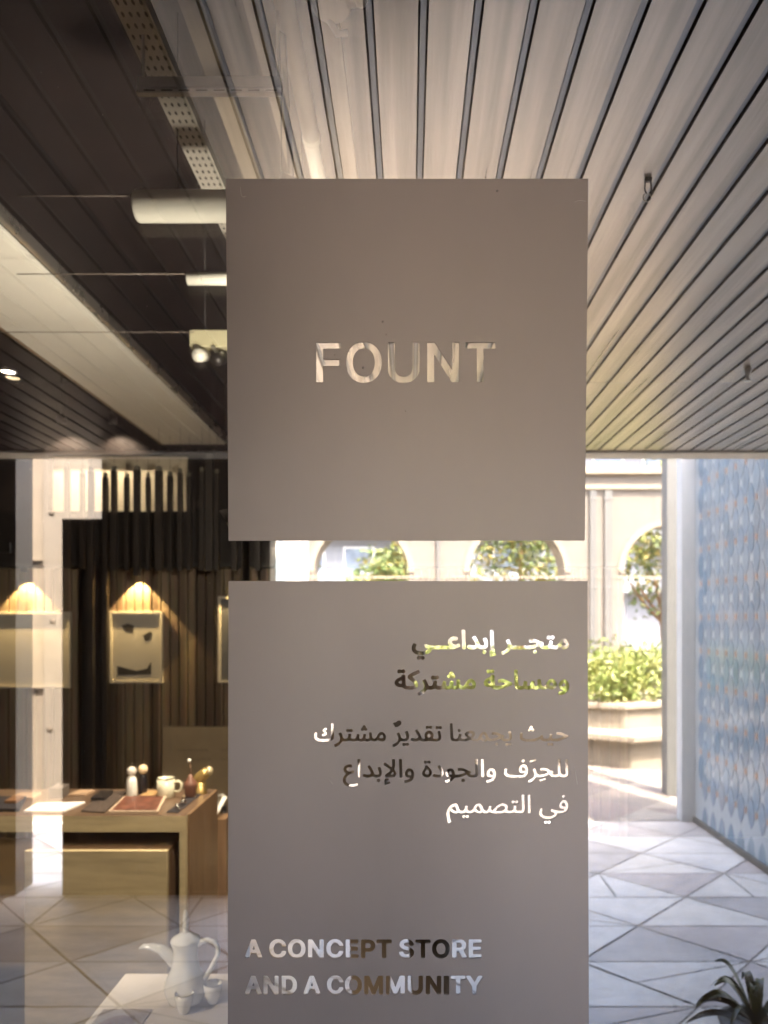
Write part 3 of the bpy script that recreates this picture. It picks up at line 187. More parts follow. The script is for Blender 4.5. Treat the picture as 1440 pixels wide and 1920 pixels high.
M_panel = mat('taupe_vinyl', (0.040, 0.027, 0.021), 0.41, 0.0, 0.34, 5.0, 0.02, 90, stretch=(1, 0.45, 1))
M_panel.node_tree.nodes['Principled BSDF'].inputs['IOR'].default_value = 2.4
M_panel.node_tree.nodes['Principled BSDF'].inputs['Specular Tint'].default_value = (1, 0.91, 0.83, 1)
M_scr = mat('scratch_mark', (0.30, 0.27, 0.24), 0.6)

# the coated glass: a pane that mirrors the bright arcade and lets one look into the shop
M_glass = bpy.data.materials.new('coated_glass'); M_glass.use_nodes = True
n = M_glass.node_tree.nodes; l = M_glass.node_tree.links; n.clear()
gl = n.new('ShaderNodeBsdfGlossy'); gl.inputs['Roughness'].default_value = 0.0; gl.inputs['Color'].default_value = (1, 0.97, 0.915, 1)
tr = n.new('ShaderNodeBsdfTransparent'); tr.inputs['Color'].default_value = (0.98, 0.93, 0.84, 1)
lw = n.new('ShaderNodeFresnel'); lw.inputs['IOR'].default_value = 1.5
ad = n.new('ShaderNodeMath'); ad.operation = 'ADD'; ad.inputs[1].default_value = 0.31; ad.use_clamp = True
mx = n.new('ShaderNodeMixShader'); out = n.new('ShaderNodeOutputMaterial')
l.new(lw.outputs[0], ad.inputs[0]); l.new(ad.outputs[0], mx.inputs[0]); l.new(tr.outputs[0], mx.inputs[1]); l.new(gl.outputs[0], mx.inputs[2]); l.new(mx.outputs[0], out.inputs[0])
M_clear = bpy.data.materials.new('glass_body'); M_clear.use_nodes = True
n = M_clear.node_tree.nodes; n.clear(); tr = n.new('ShaderNodeBsdfTransparent'); out = n.new('ShaderNodeOutputMaterial'); M_clear.node_tree.links.new(tr.outputs[0], out.inputs[0])

# ---------------------------------------------------------------- ground and paving
ZB = 4.22 - D          # front edge of the arcade roof lies at y = -ZB
b = MB(); b.add([(-90, 5, -0.03), (90, 5, -0.03), (90, -120, -0.03), (-90, -120, -0.03)], [(3, 2, 1, 0)])
tag(b.build('ground', mat('grout', (0.17, 0.155, 0.14), 0.9, 0, 0.15)), kind='structure')
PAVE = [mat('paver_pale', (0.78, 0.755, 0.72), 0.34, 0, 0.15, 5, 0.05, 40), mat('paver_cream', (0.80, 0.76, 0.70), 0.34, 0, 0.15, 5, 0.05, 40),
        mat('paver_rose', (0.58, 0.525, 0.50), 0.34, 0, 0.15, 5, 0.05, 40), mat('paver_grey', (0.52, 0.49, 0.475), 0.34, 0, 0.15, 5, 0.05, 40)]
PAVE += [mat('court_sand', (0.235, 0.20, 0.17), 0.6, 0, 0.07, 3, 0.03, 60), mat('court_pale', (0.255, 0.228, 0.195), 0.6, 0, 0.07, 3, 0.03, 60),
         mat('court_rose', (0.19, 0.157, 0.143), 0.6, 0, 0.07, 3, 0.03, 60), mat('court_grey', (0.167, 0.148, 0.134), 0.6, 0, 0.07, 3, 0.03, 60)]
b = MB(); rng = random.Random(3); RH, SD, GAP = 0.41, 0.80, 0.0045
for j in range(40):
    y0 = -j * RH; y1 = y0 - RH; off = (j % 2) * SD / 2
    for i in range(-13, 16):
        for up in (0, 1):
            x = i * SD + off
            t = [(x, y0), (x + SD, y0), (x + SD / 2, y1)] if up else [(x + SD / 2, y1), (x + SD * 1.5, y1), (x + SD, y0)]
            key = rng.random(); mi = 0 if key < 0.34 else 1 if key < 0.62 else 2 if key < 0.82 else 3
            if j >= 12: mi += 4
            subs = [t]
            if rng.random() < 0.45:           # some slabs are split by a fine joint
                k = rng.randrange(3); q = t[k:] + t[:k]; mid = ((q[1][0] + q[2][0]) / 2, (q[1][1] + q[2][1]) / 2)
                subs = [[q[0], q[1], mid], [q[0], mid, q[2]]]
            for q in subs:
                cx = sum(p[0] for p in q) / 3; cy = sum(p[1] for p in q) / 3
                r_in = min(math.hypot(p[0] - cx, p[1] - cy) for p in q); k = 1 - GAP / (r_in * 0.45)
                vs = [(cx + (p[0] - cx) * k, cy + (p[1] - cy) * k, 0) for p in q]
                n_ = (vs[1][0] - vs[0][0]) * (vs[2][1] - vs[0][1]) - (vs[1][1] - vs[0][1]) * (vs[2][0] - vs[0][0])
                b.add(vs, [(0, 1, 2) if n_ > 0 else (2, 1, 0)], mi)
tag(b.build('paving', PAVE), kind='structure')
b = MB(); b.add([(-8, 0.02, -0.005), (11, 0.02, -0.005), (11, -17, -0.005), (-8, -17, -0.005)], [(3, 2, 1, 0)])
tag(b.build('pavement', mat('pale_grout', (0.36, 0.34, 0.32), 0.9, 0, 0.2, 8)), kind='structure')
b = MB(); b.box(-4, 3.2, 0.03, 5.2, -0.02, 0.004)
tag(b.build('shop_floor', mat('shop_floor_stone', (0.10, 0.075, 0.055), 0.35, 0, 0.15, 2)), kind='structure')

# ---------------------------------------------------------------- arcade ceiling and roof
PITCH = 0.0853
b = MB()
def slats(x0, x1):
    for i in range(math.floor(x0 / PITCH), math.ceil(x1 / PITCH) + 1):
        c = i * PITCH - 0.021; a0, a1 = max(x0, c - 0.0345), min(x1, c + 0.0345); left = c < -0.40  # left slats and carriers get darkened copies: shade put into their colour
        if a1 - a0 > 0.01:
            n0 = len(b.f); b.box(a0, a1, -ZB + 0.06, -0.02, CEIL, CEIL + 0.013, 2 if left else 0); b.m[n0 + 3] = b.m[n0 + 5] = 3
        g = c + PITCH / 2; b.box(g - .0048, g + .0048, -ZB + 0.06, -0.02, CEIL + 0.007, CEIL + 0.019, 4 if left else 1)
    b.box(x0, x1, -ZB + 0.06, -0.02, CEIL + 0.022, CEIL + 0.034, 3)
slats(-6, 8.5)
tag(b.build('ceiling', [M_slat, M_carrier, mat('shaded_slat', (0.030, 0.015, 0.012), 0.40, 0.0, 0.3, 2.2, 0.04, 3, spec=0.28, stretch=(9, 1, 1)), mat('slat_edge_dark', (0.018, 0.013, 0.011), 0.6), mat('shaded_carrier', (0.045, 0.034, 0.03), 0.4, 0.2)]), kind='structure')
t = thing('arcade_roof', (0, -1.5, 2.62), 'pale concrete arcade roof with a light fascia beam over the walkway', 'roof')
b = MB(); b.box(-11, 9, -ZB, 0.012, 2.60, 3.6); b.build('roof_slab', M_roof, t)
b = MB(); b.box(-11, 9, -ZB - 0.10, -ZB + 0.055, CEIL - 0.012, 2.9); b.build('fascia', mat('light_fascia', (0.62, 0.54, 0.42), 0.6, 0, 0.06), t, bevel=0.006)
b = MB(); b.box(-11, 9, 0.014, 5.6, 3.42, 3.7); b.build('shop_roof', M_roof, t)

# ---------------------------------------------------------------- shop window with its two sign panels
t = thing('shop_window', (0, 0, 0), 'large reflective glass shop window filling the picture behind the two taupe sign panels', 'window')
b = MB(); b.box(-10, 8.4, 0.0, 0.008, 0.0, CEIL + 0.02)
o = b.build('pane', [M_clear, M_glass], t)
for p in o.data.polygons: p.material_index = 1 if p.normal.y < -0.9 else 0
M_inner = M_glass.copy(); M_inner.name = 'inner_glass'
for q in M_inner.node_tree.nodes:
    if q.type == 'MATH': q.inputs[1].default_value = 0.045
    if q.type == 'BSDF_TRANSPARENT': q.inputs['Color'].default_value = (1, 1, 1, 1)
a_ = math.tan(R(0.33)); b = MB(); b.add([(-3, .045 - 3 * a_, 0), (3, .045 + 3 * a_, 0), (3, .045 + 3 * a_, CEIL + .02), (-3, .045 - 3 * a_, CEIL + .02)], [(0, 1, 2, 3)])
b.build('inner_pane', M_inner, t)
b = MB(); b.box(-10, 8.4, -0.02, 0.06, 0.0, -0.06); b.build('sill', M_black, t)
SC = D / F
def gp(px, py): return ((px - VX) * SC, EYE - (py - VY) * SC)
def loops(s):
    for lp in s.split(';'):
        q = [int(a) for a in lp.split()]; x = y = 0; res = []
        for i in range(0, len(q), 2): x += q[i]; y += q[i + 1]; res.append((x / 10, y / 10))
        yield res
def sign(name, corners, lines, label):
    c = bpy.data.curves.new(name, 'CURVE'); c.dimensions = '2D'; c.fill_mode = 'BOTH'; c.extrude = 0.0005
    for pts in [corners] + [lp for k in lines for lp in loops(GLYPHS[k])]:
        sp = c.splines.new('POLY'); sp.points.add(len(pts) - 1); sp.use_cyclic_u = True
        for p, (x, y) in zip(sp.points, pts): gx, gz = gp(x, y); p.co = (gx, gz, 0, 1)
    tmp = bpy.data.objects.new(name, c); COL.objects.link(tmp); bpy.context.view_layer.update()
    me = evaluated(tmp); bpy.data.objects.remove(tmp); me.name = name
    o = bpy.data.objects.new(name, me); COL.objects.link(o); o.rotation_euler.x = R(90); o.location.y = -0.0012
    me.materials.clear(); me.materials.append(M_panel)
    return tag(o, label, 'sign', 'taupe vinyl panels on the glass')
up = sign('sign_panel', [(424, 336.5), (1102.5, 336.5), (1096, 1013.5), (429, 1014)], [0], 'square taupe sign panel with the word FOUNT cut out of it, upper of the two')
lo = sign('sign_panel', [(429, 1089.5), (1101, 1089.5), (1104, 2050), (427.5, 2050)], range(1, 8), 'tall taupe sign panel cut with Arabic lines and A CONCEPT STORE AND A COMMUNITY')
M_bub = mat('blister', (0.10, 0.08, 0.07), 0.3)
bb = None
for px, py, r in ((932, 359, 2.6), (717.5, 604, 2.4), (681, 690, 2.6), (724, 628, 1.5), (628, 666, 1.5), (761, 771, 1.6)):
    gx, gz = gp(px, py); b = MB(); b.ball((gx, -0.0017, gz), (r * SC, 0.0007, r * SC), 12); attach(b.build('air_bubble', M_bub), up)
for pan, pts in ((up, [(1076, 381), (1082, 378), (1090, 377), (1098, 379)]), (up, [(451, 352), (453, 368), (457, 371), (462, 369)]), (lo, [(617, 1460), (621, 1465), (624, 1470)]), (lo, [(1077, 1440), (1079, 1452), (1082, 1470)])):
    b = MB(); b.tube([(gp(*p)[0], -0.0018, gp(*p)[1]) for p in pts], 0.0003, 6); attach(b.build('scratch', M_scr), pan)

b = MB(); rng = random.Random(19)
for k in range(46):
    x, z = gp(rng.uniform(-10, 424) if k < 34 else rng.uniform(1104, 1450), rng.uniform(0, 1920)); b.ball((x, -0.0004, z), (rng.uniform(.00022, .0005), .0002, rng.uniform(.00022, .0005)), 6)
o = b.build('dust_specks', mat('dust', (.42, .38, .33), .9), t); o['kind'] = 'stuff'

# ---------------------------------------------------------------- arcade walls (seen mirrored in the glass)
yb = -ZB - 0.14
t = thing('dark_wall', (-1.2, yb, 0), 'nearly black bronze clad wall at the far side of the arcade, right of the concrete column', 'wall')
b = MB(); b.box(-1.80, -0.815, yb - 0.2, yb, 0, 3.0); b.build('panel', M_darkclad, t, bevel=0.004)
b = MB(); b.box(-2.03, -1.801, yb - 0.2, yb, 0, 2.20); b.build('low_panel', M_darkclad, t, bevel=0.004)
for k in range(1, 5): b = MB(); b.box(-1.80 + k * 0.2, -1.795 + k * 0.2, yb, yb + 0.006, 0, 2.5); b.build('seam', M_black, t)
t = thing('dark_wall', (-3.4, yb, 0), 'dark wall panel left of the concrete column at the arcade edge', 'wall')
b = MB(); b.box(-5, -2.30, yb - 0.2, yb, 0, 3.0); b.build('panel', M_darkclad, t, bevel=0.004)
b = MB(); b.box(-5, -2.32, yb, yb + 0.03, 2.0, 2.06); b.build('rail', M_black, t)
b = MB(); b.box(-5.2, -5, -ZB - 0.4, 0.0, 0, 3.0); b.build('return', M_darkclad, t)
t = thing('concrete_column', (-2.8, -5.2, 0), 'pale fair faced concrete column with round tie holes between the dark wall panels', 'column')
d = 6.15; X_ = lambda px: (px - VX) / F * d
M_concd = mat('shadowed_concrete', (0.165, 0.135, 0.10), 0.8, 0, 0.08, 5, 0.2, 30)
b = MB(); b.box(X_(20), X_(79.5), D - d - .5, D - d - .03, 0, 3.4); b.build('side_shaft', M_concd, t, bevel=0.012)
b = MB(); b.box(X_(80), X_(165), D - d - .5, D - d, 0, 3.4); b.build('shaft', M_conc, t, bevel=0.012)
for z in (1.05, 2.1): b = MB(); b.box(X_(20.5), X_(164), D - d - .49, D - d + .0008, z, z + .006); b.build('pour_joint', M_concd, t)
for px, py in ((47, 956), (97, 962), (50, 1170), (99, 1165), (48, 1385), (93, 1368)):
    x = X_(px); z = EYE - (py - VY) / F * d; yy = D - d - (.0295 if px < 72 else -0.0005)
    b = MB(); b.lathe([(0.0, -0.0005), (0.020, -0.0003), (0.026, 0.001), (0.0, 0.0015)], (x, yy, z), 16, axis='Y'); b.build('tie_hole', mat('hole_grey', (.09, .07, .05), .9), t)

t = thing('tiled_pier', (-0.97, -4.9, 0), 'pale blue tiled pier beyond the dark wall at the left edge of the courtyard', 'wall')
PB = mat('pale_blue_tile', (0.28, 0.35, 0.40), 0.25, 0, 0.12, 8)
b = MB(); b.box(-1.6, -0.86, -5.3, -4.85, 0, 3.4); b.build('pier', M_white, t)
for i in range(3):
    for j in range(9):
        b = MB(); x = -1.36 + i * 0.17; z = 0.2 + j * 0.36 + (i % 2) * 0.18
        b.add([(x - 0.075, -4.846, z), (x, -4.846, z - 0.165), (x + 0.075, -4.846, z), (x, -4.846, z + 0.165)], [(0, 1, 2, 3)])
        b.build('tile', PB, t)

# blue tile wall
t = thing('tiled_wall', (2.27, -2.4, 0), 'tall wall of glossy blue ogee tiles with white joints and small copper inlays', 'wall')
b = MB(); b.box(2.276, 2.6, -4.9, -3.28, 0, 3.3); b.build('backing', mat('white_joint', (0.38, 0.405, 0.42), 0.5, 0, 0.08), t)
TB = [mat('blue_glaze', (0.165, 0.235, 0.30), 0.12, 0, 0.25, 5), mat('sky_glaze', (0.205, 0.27, 0.325), 0.12, 0, 0.2, 5), mat('teal_glaze', (0.14, 0.22, 0.29), 0.12, 0, 0.25, 5),
      mat('grey_glaze', (0.255, 0.30, 0.335), 0.15, 0, 0.15, 5), mat('copper_inlay', (0.50, 0.30, 0.20), 0.35, 0.4, 0.2, 20)]
b = MB(); rng = random.Random(5); CW, RHH = 0.156, 0.262
def lens(s, z, hw, hh, mi, e=0.0015):
    pts = []
    for k in range(7): u = -1 + 2 * k / 6; pts.append((s + hw * (1 - u * u) ** 0.9, z + hh * u))
    for k in range(1, 6): u = 1 - 2 * k / 6; pts.append((s - hw * (1 - u * u) ** 0.9, z + hh * u))
    front = [(2.276 - e - 0.002, -p[0], p[1]) for p in pts]; back = [(2.277, -(s + (p[0] - s) * 1.06), z + (p[1] - z) * 1.03) for p in pts]; n_ = len(pts)
    b.add(front + back, [tuple(range(n_ - 1, -1, -1))] + [(k, (k + 1) % n_, n_ + (k + 1) % n_, n_ + k) for k in range(n_)], mi)
for i in range(-1, 33):
    for j in range(-1, 14):
        s = 0.1 + i * CW; z = 0.06 + j * RHH
        if z > 3.1 or s > 4.80 or s < 3.34: continue
        if z > 0.16: lens(s, z + RHH / 2, 0.049, 0.108, rng.choice([0, 0, 1, 2]))
        if z + RHH > 0.2 and s + CW / 2 < 4.84: lens(s + CW / 2, z, 0.049, 0.108, rng.choice([0, 1, 1, 3, 2]))
        if z > 0.1: b.box(2.2705, 2.277, -s - 0.011, -s + 0.011, z - 0.020, z + 0.020, 4)
b.build('glazed_tiles', TB, t)
b = MB(); b.box(2.17, 2.42, -5.02, -4.905, 0, 3.3); b.build('pilaster', mat('pale_pilaster', (.55, .56, .56), .5, 0, .05), t, bevel=0.005)
b = MB(); b.box(2.255, 2.2755, -4.9, -3.28, 0.0, 0.045); b.build('skirting', M_conc, t, bevel=0.004)

# ---------------------------------------------------------------- courtyard beyond the arcade
b = MB(); b.box(2.36, 2.50, -5.95, -5.80, 0, 3.6); o = b.build('post', mat('pale_post', (0.14, 0.14, 0.133), 0.5, 0, 0.05), bevel=0.006)
tag(o, 'square pale grey post standing in front of the courtyard planter', 'post')
t = thing('arch_wall', (0, -15, 0), 'sunlit cream stone wall pierced by round headed arches across the courtyard', 'wall')
AW, ASP, AT = 1.02, 2.66, 0.75; XS = [-10.94, -7.64, -4.34, -1.04, 2.31, 5.62, 8.95, 12.3]; HT = 4.75
b = MB(); x_prev = -16.0
def arch_face(yy, flip):
    for k, xc in enumerate(XS):
        xl = -16 if k == 0 else (XS[k - 1] + xc) / 2; xr = 18 if k == len(XS) - 1 else (XS[k + 1] + xc) / 2
        N = 20; arc = [(xc - AW * math.cos(math.pi * i / N), ASP + AW * math.sin(math.pi * i / N)) for i in range(N + 1)]
        vs = []; fs = []
        q = lambda a: tuple(a) if not flip else tuple(reversed(a))
        vs += [(xl, yy, 0), (xc - AW, yy, 0), (xc - AW, yy, ASP), (xl, yy, ASP)]; fs.append(q((3, 2, 1, 0)))
        vs += [(xc + AW, yy, 0), (xr, yy, 0), (xr, yy, ASP), (xc + AW, yy, ASP)]; fs.append(q((7, 6, 5, 4)))
        top = []
        o0 = len(vs); vs += [(xl, yy, ASP)] + [(p[0], yy, p[1]) for p in arc] + [(xr, yy, ASP)]
        o1 = len(vs); vs += [(xl, yy, HT)] + [(p[0], yy, HT) for p in arc] + [(xr, yy, HT)]
        m_ = len(arc) + 2
        for i in range(m_ - 1): fs.append(q((o0 + i, o1 + i, o1 + i + 1, o0 + i + 1)))
        b.add(vs, fs, 0)
arch_face(-15.0, False); arch_face(-15.0 - AT, True)
b.box(-16, 18, -15.75, -15.0, HT, HT + 0.002)
b.build('masonry', M_cream, t)
for xc in XS:
    b = MB(); N = 24
    pr = [(-AW, 0)] + [(-AW * math.cos(math.pi * i / N), ASP + AW * math.sin(math.pi * i / N)) for i in range(N + 1)] + [(AW, 0)]
    vs = [(xc + p[0], -15.0, p[1]) for p in pr] + [(xc + p[0], -15.0 - AT, p[1]) for p in pr]; m_ = len(pr)
    b.add(vs, [(i, i + m_, i + m_ + 1, i + 1) for i in range(m_ - 1)], 0); b.build('arch_reveal', M_creamL, t)
    b = MB(); k0, k1 = 1.0, 1.10
    vs = []
    for e_, yy in ((1.0, -14.965), (1.13, -14.965), (1.13, -15.0), (1.0, -15.0)):
        vs += [(xc - AW * e_ * math.cos(math.pi * i / N), yy, ASP + AW * e_ * math.sin(math.pi * i / N)) for i in range(N + 1)]
    L_ = N + 1
    b.add(vs, [(r_ * L_ + i, r_ * L_ + i + 1, ((r_ + 1) % 4) * L_ + i + 1, ((r_ + 1) % 4) * L_ + i) for r_ in range(4) for i in range(N)], 0)
    b.build('archivolt', M_creamL, t)
b = MB(); b.box(-16, 18, -15.85, -14.88, HT, HT + 0.16); b.box(-16, 18, -15.0, -14.93, HT - 0.32, HT - 0.22); b.build('cornice', M_creamL, t, bevel=0.01)
b = MB(); b.box(-16, 18, -15.0, -14.985, 2.53, 2.57); b.build('string_course', M_creamL, t)
DP = mat('grey_pipe', (0.125, 0.123, 0.118), 0.5, 0.1, 0.05)
for px, r in ((572, 0.05), (822, 0.04), (1113, 0.07), (1142, 0.085)):
    x = (px - VX) / F * (14.9 + D)
    b = MB(); b.box(x - r, x + r, -14.995, -14.93, 0.1, 4.4)
    for z in (0.9, 2.3, 4.2): b.box(x - r - 0.015, x + r + 0.015, -14.997, -14.92, z, z + 0.04)
    o = b.build('drain_pipe', DP, bevel=.01); tag(o, {572: 'slim grey drain pipe left of the arches, beside the tiled pier', 822: 'thinnest grey drain pipe, between the two arches above the lower panel', 1113: 'lighter left pipe of the pair on the wall above the hedge', 1142: 'thicker right pipe of the pair on the wall above the hedge'}[px], 'pipe', 'grey pipes on the arch wall')

# planter with seat ledge and hedge
PTS = [(2.42, -7.37), (-0.6, -9.1), (-0.6, -11.4), (4.6, -11.4), (4.6, -8.35)]
def ring(off, z0, z1, b, mi=0):
    cx, cy = 2.0, -9.8; P = []
    for i, p in enumerate(PTS):
        a = Vector(PTS[i - 1]); c = Vector(PTS[(i + 1) % len(PTS)]); p = Vector(p)
        n1 = (p - a).normalized(); n2 = (c - p).normalized(); n1 = Vector((n1.y, -n1.x)); n2 = Vector((n2.y, -n2.x))
        if (p - Vector((cx, cy))).dot(n1) < 0: n1 = -n1
        if (p - Vector((cx, cy))).dot(n2) < 0: n2 = -n2
        m_ = (n1 + n2); m_ = m_ / max(m_.dot(n1), 0.3); P.append(p + m_ * off)
    k = len(P); vs = [(p.x, p.y, z0) for p in P] + [(p.x, p.y, z1) for p in P]
    b.add(vs, [tuple(range(k)), tuple(range(2 * k - 1, k - 1, -1))] + [(i + k, (i + 1) % k + k, (i + 1) % k, i) for i in range(k)], mi)
t = thing('planter', (2.0, -9.8, 0), 'angular pale stone planter with a seat ledge in front of the arch wall', 'planter')
b = MB(); ring(0, 0, 0.60, b); b.build('body', mat('planter_stone', (0.24, 0.21, 0.165), 0.8, 0, 0.1, 4, 0.1), t)
b = MB(); ring(0.05, 0.601, 0.665, b); b.build('coping', M_creamL, t, bevel=0.012)
b = MB(); ring(0.42, 0.30, 0.375, b); b.build('seat_ledge', M_creamL, t, bevel=0.012)
b = MB(); ring(0.30, 0, 0.299, b); b.build('plinth', MATS['planter_stone'], t)

def leaf_cloud(b, c, rad, n_, size, rng, mats=3, dens=0.6, clumps=None, ll=2.2):
    cl = []
    for _ in range(clumps or max(6, n_ // 60)):
        while True:
            p = Vector((rng.uniform(-1, 1), rng.uniform(-1, 1), rng.uniform(-1, 1)))
            if 0.25 < p.length < 1: break
        cl.append((p, rng.uniform(0.16, 0.34), rng.randrange(mats)))
    for _ in range(n_):
        p, s, mi = rng.choice(cl); q = p + Vector((rng.gauss(0, s), rng.gauss(0, s), rng.gauss(0, s)))
        if q.length > 1.25: continue
        P = Vector((c[0] + q.x * rad[0], c[1] + q.y * rad[1], c[2] + q.z * rad[2]))
        a = Vector((rng.gauss(0, 1), rng.gauss(0, 1), rng.gauss(0.3, 1))).normalized(); u = a.orthogonal().normalized()
        u = (u * math.cos(rng.uniform(0, 6.28)) + a.cross(u) * math.sin(rng.uniform(0, 6.28))); v = a.cross(u).normalized(); u = v.cross(a)
        L = size * rng.uniform(0.6, 1.3); W_ = L / ll
        b.add([P - u * L, P + v * W_ + a * W_ * 0.3, P + u * L, P - v * W_ + a * W_ * 0.3], [(0, 1, 2, 3)], mi if rng.random() < 0.75 else rng.randrange(mats))
LV = [mat('leaf_green', (0.17, 0.20, 0.045), 0.5, 0, 0.2, 3), mat('leaf_olive', (0.235, 0.24, 0.065), 0.5, 0, 0.2, 3), mat('leaf_deep', (0.11, 0.15, 0.02), 0.5, 0, 0.2, 3)]
LT = [mat('tree_green', (0.10, 0.15, 0.04), 0.5, 0, 0.2, 3), mat('tree_light', (0.18, 0.21, 0.05), 0.5, 0, 0.2, 3), mat('tree_yellow', (0.26, 0.21, 0.05), 0.5, 0, 0.2, 3)]
rng = random.Random(11); b = MB()
for k in range(24):
    u = rng.random(); x = rng.uniform(-0.4, 4.3); yf = -7.37 - max(0, (2.42 - x)) * 0.573 if x < 2.42 else -7.37 - (x - 2.42) * 0.45
    y = rng.uniform(-11.2, yf - 0.5)
    leaf_cloud(b, (x, y, 0.85), (0.75, 0.6, rng.uniform(0.32, 0.46)), 420, 0.055, rng, clumps=14)
for k in range(22):
    x = -0.45 + k * 0.235; yf = -7.37 - max(0, (2.42 - x)) * 0.573 if x < 2.42 else -7.37 - (x - 2.42) * 0.45
    leaf_cloud(b, (x, yf - 0.28, 0.84), (0.32, 0.24, rng.uniform(0.24, 0.36)), 330, 0.045, rng, clumps=10)
t = thing('hedge', (2.0, -9.8, 0.6), 'bright green leafy hedge growing in the stone planter', 'hedge')
b.build('foliage', LV, t)
b = MB(); ring(-0.03, 0.45, 0.60, b); b.build('soil', mat('soil', (0.06, 0.045, 0.03), 0.95), t)
for k in range(30):
    x = rng.uniform(-0.3, 4.2); yf = -7.37 - max(0, (2.42 - x)) * 0.573 if x < 2.42 else -7.37 - (x - 2.42) * 0.45
    y = rng.uniform(-11.0, yf - 0.4); b = MB(); b.tube([(x, y, 0.58), (x + rng.gauss(0, .05), y + rng.gauss(0, .05), 0.9)], 0.012, 6)
    b.build('stem', mat('twig', (0.12, 0.08, 0.05), 0.8), t)

def tree(x, y, h, base, rad, label, seed, lm=LT, n_=3600, tr=0.12):
    rng = random.Random(seed); t = thing('courtyard_tree', (x, y, 0), label, 'tree', 'trees behind the arch wall')
    bk = mat('bark', (0.24, 0.13, 0.06), 0.9, 0, 0.25, 8, 0.4, 20)
    b = MB(); b.tube([(x, y, 0), (x + 0.05, y, base * 0.5), (x - 0.04, y + 0.05, base), (x + 0.05, y, base + (h - base) * 0.6)], [tr * 1.3, tr, tr * 0.8, tr * 0.3], 12); b.build('trunk', bk, t)
    for k in range(6):
        a = k * 1.05 + rng.uniform(-.3, .3); L = rad[0] * 0.75; z0 = base * rng.uniform(0.85, 1.1)
        b = MB(); b.tube([(x, y, z0), (x + math.cos(a) * L * 0.5, y + math.sin(a) * L * 0.5, z0 + 0.5), (x + math.cos(a) * L, y + math.sin(a) * L, z0 + 1.2)], [tr * .5, tr * .35, tr * .12], 8); b.build('limb', bk, t)
    b = MB(); leaf_cloud(b, (x, y, (h + base) / 2 + 0.2), rad, n_, 0.11, rng, clumps=46); b.build('crown', lm, t)
tree(-0.25, -19.5, 3.6, 1.3, (1.2, 1.1, 1.0), 'low bushy tree showing at the foot of the first arch', 21)
tree(3.1, -20, 5.6, 1.3, (1.75, 1.5, 2.2), 'full green tree filling the middle arch', 22)
tree(6.75, -18.8, 5.4, 1.75, (1.3, 1.3, 1.9), 'slender tree with orange brown trunk in the right hand arch', 23, n_=2600, tr=0.11)
tree(10.6, -21, 5.8, 1.6, (1.8, 1.6, 2.1), 'green tree beyond the last arch on the right', 24)
tree(-4.6, -20.5, 5.2, 1.6, (1.8, 1.6, 1.9), 'green tree behind the arch left of the tiled pier', 25)
t = thing('planter_box', (6.6, -18.4, 0), 'low pale planter box around the slender tree behind the right arch', 'planter')
b = MB(); b.box(5.7, 7.6, -19.3, -17.9, 0, 0.62); b.build('body', M_cream, t, bevel=0.02); b = MB(); b.box(5.6, 7.7, -19.4, -17.8, 0.621, 0.78); b.build('coping', M_creamL, t, bevel=0.02)
# far white building
t = thing('white_building', (0, -44, 0), 'white apartment building with rows of windows and balconies far behind the arches', 'building')
WB = mat('white_render', (0.27, 0.28, 0.31), 0.8, 0, 0.05); GL = mat('window_blue_glass', (0.16, 0.20, 0.27), 0.1, 0, 0.3, 2)
b = MB(); b.box(-26, 34, -56, -44, 0, 14); b.build('wall', WB, t)
nwin = 0
for fl in range(4):
    z = 1.2 + fl * 3.2
    for k in range(18):
        x = -22 + k * 3.0
        if (fl >= 2 or -12 < x < 12) and nwin < 64:
            f = MB(); f.box(x, x + 1.9, -44.0, -43.9, z, z + 1.7); f = f.build('window', M_white, t)
            g = MB(); g.box(x + 0.12, x + 1.78, -43.95, -43.88, z + 0.12, z + 1.58); g.build('pane', GL, f); nwin += 1
for fl in range(4):
    z = 0.75 + fl * 3.2; b = MB(); b.box(-26, 34, -43.9, -43.1, z + 2.55, z + 2.75)
    b.box(-26, 34, -43.14, -43.1, z + 3.25, z + 3.31)
    for k in range(120): b.box(-26 + k * 0.5, -25.94 + k * 0.5, -43.14, -43.1, z + 2.75, z + 3.25)
    b.build('balcony', WB, t)

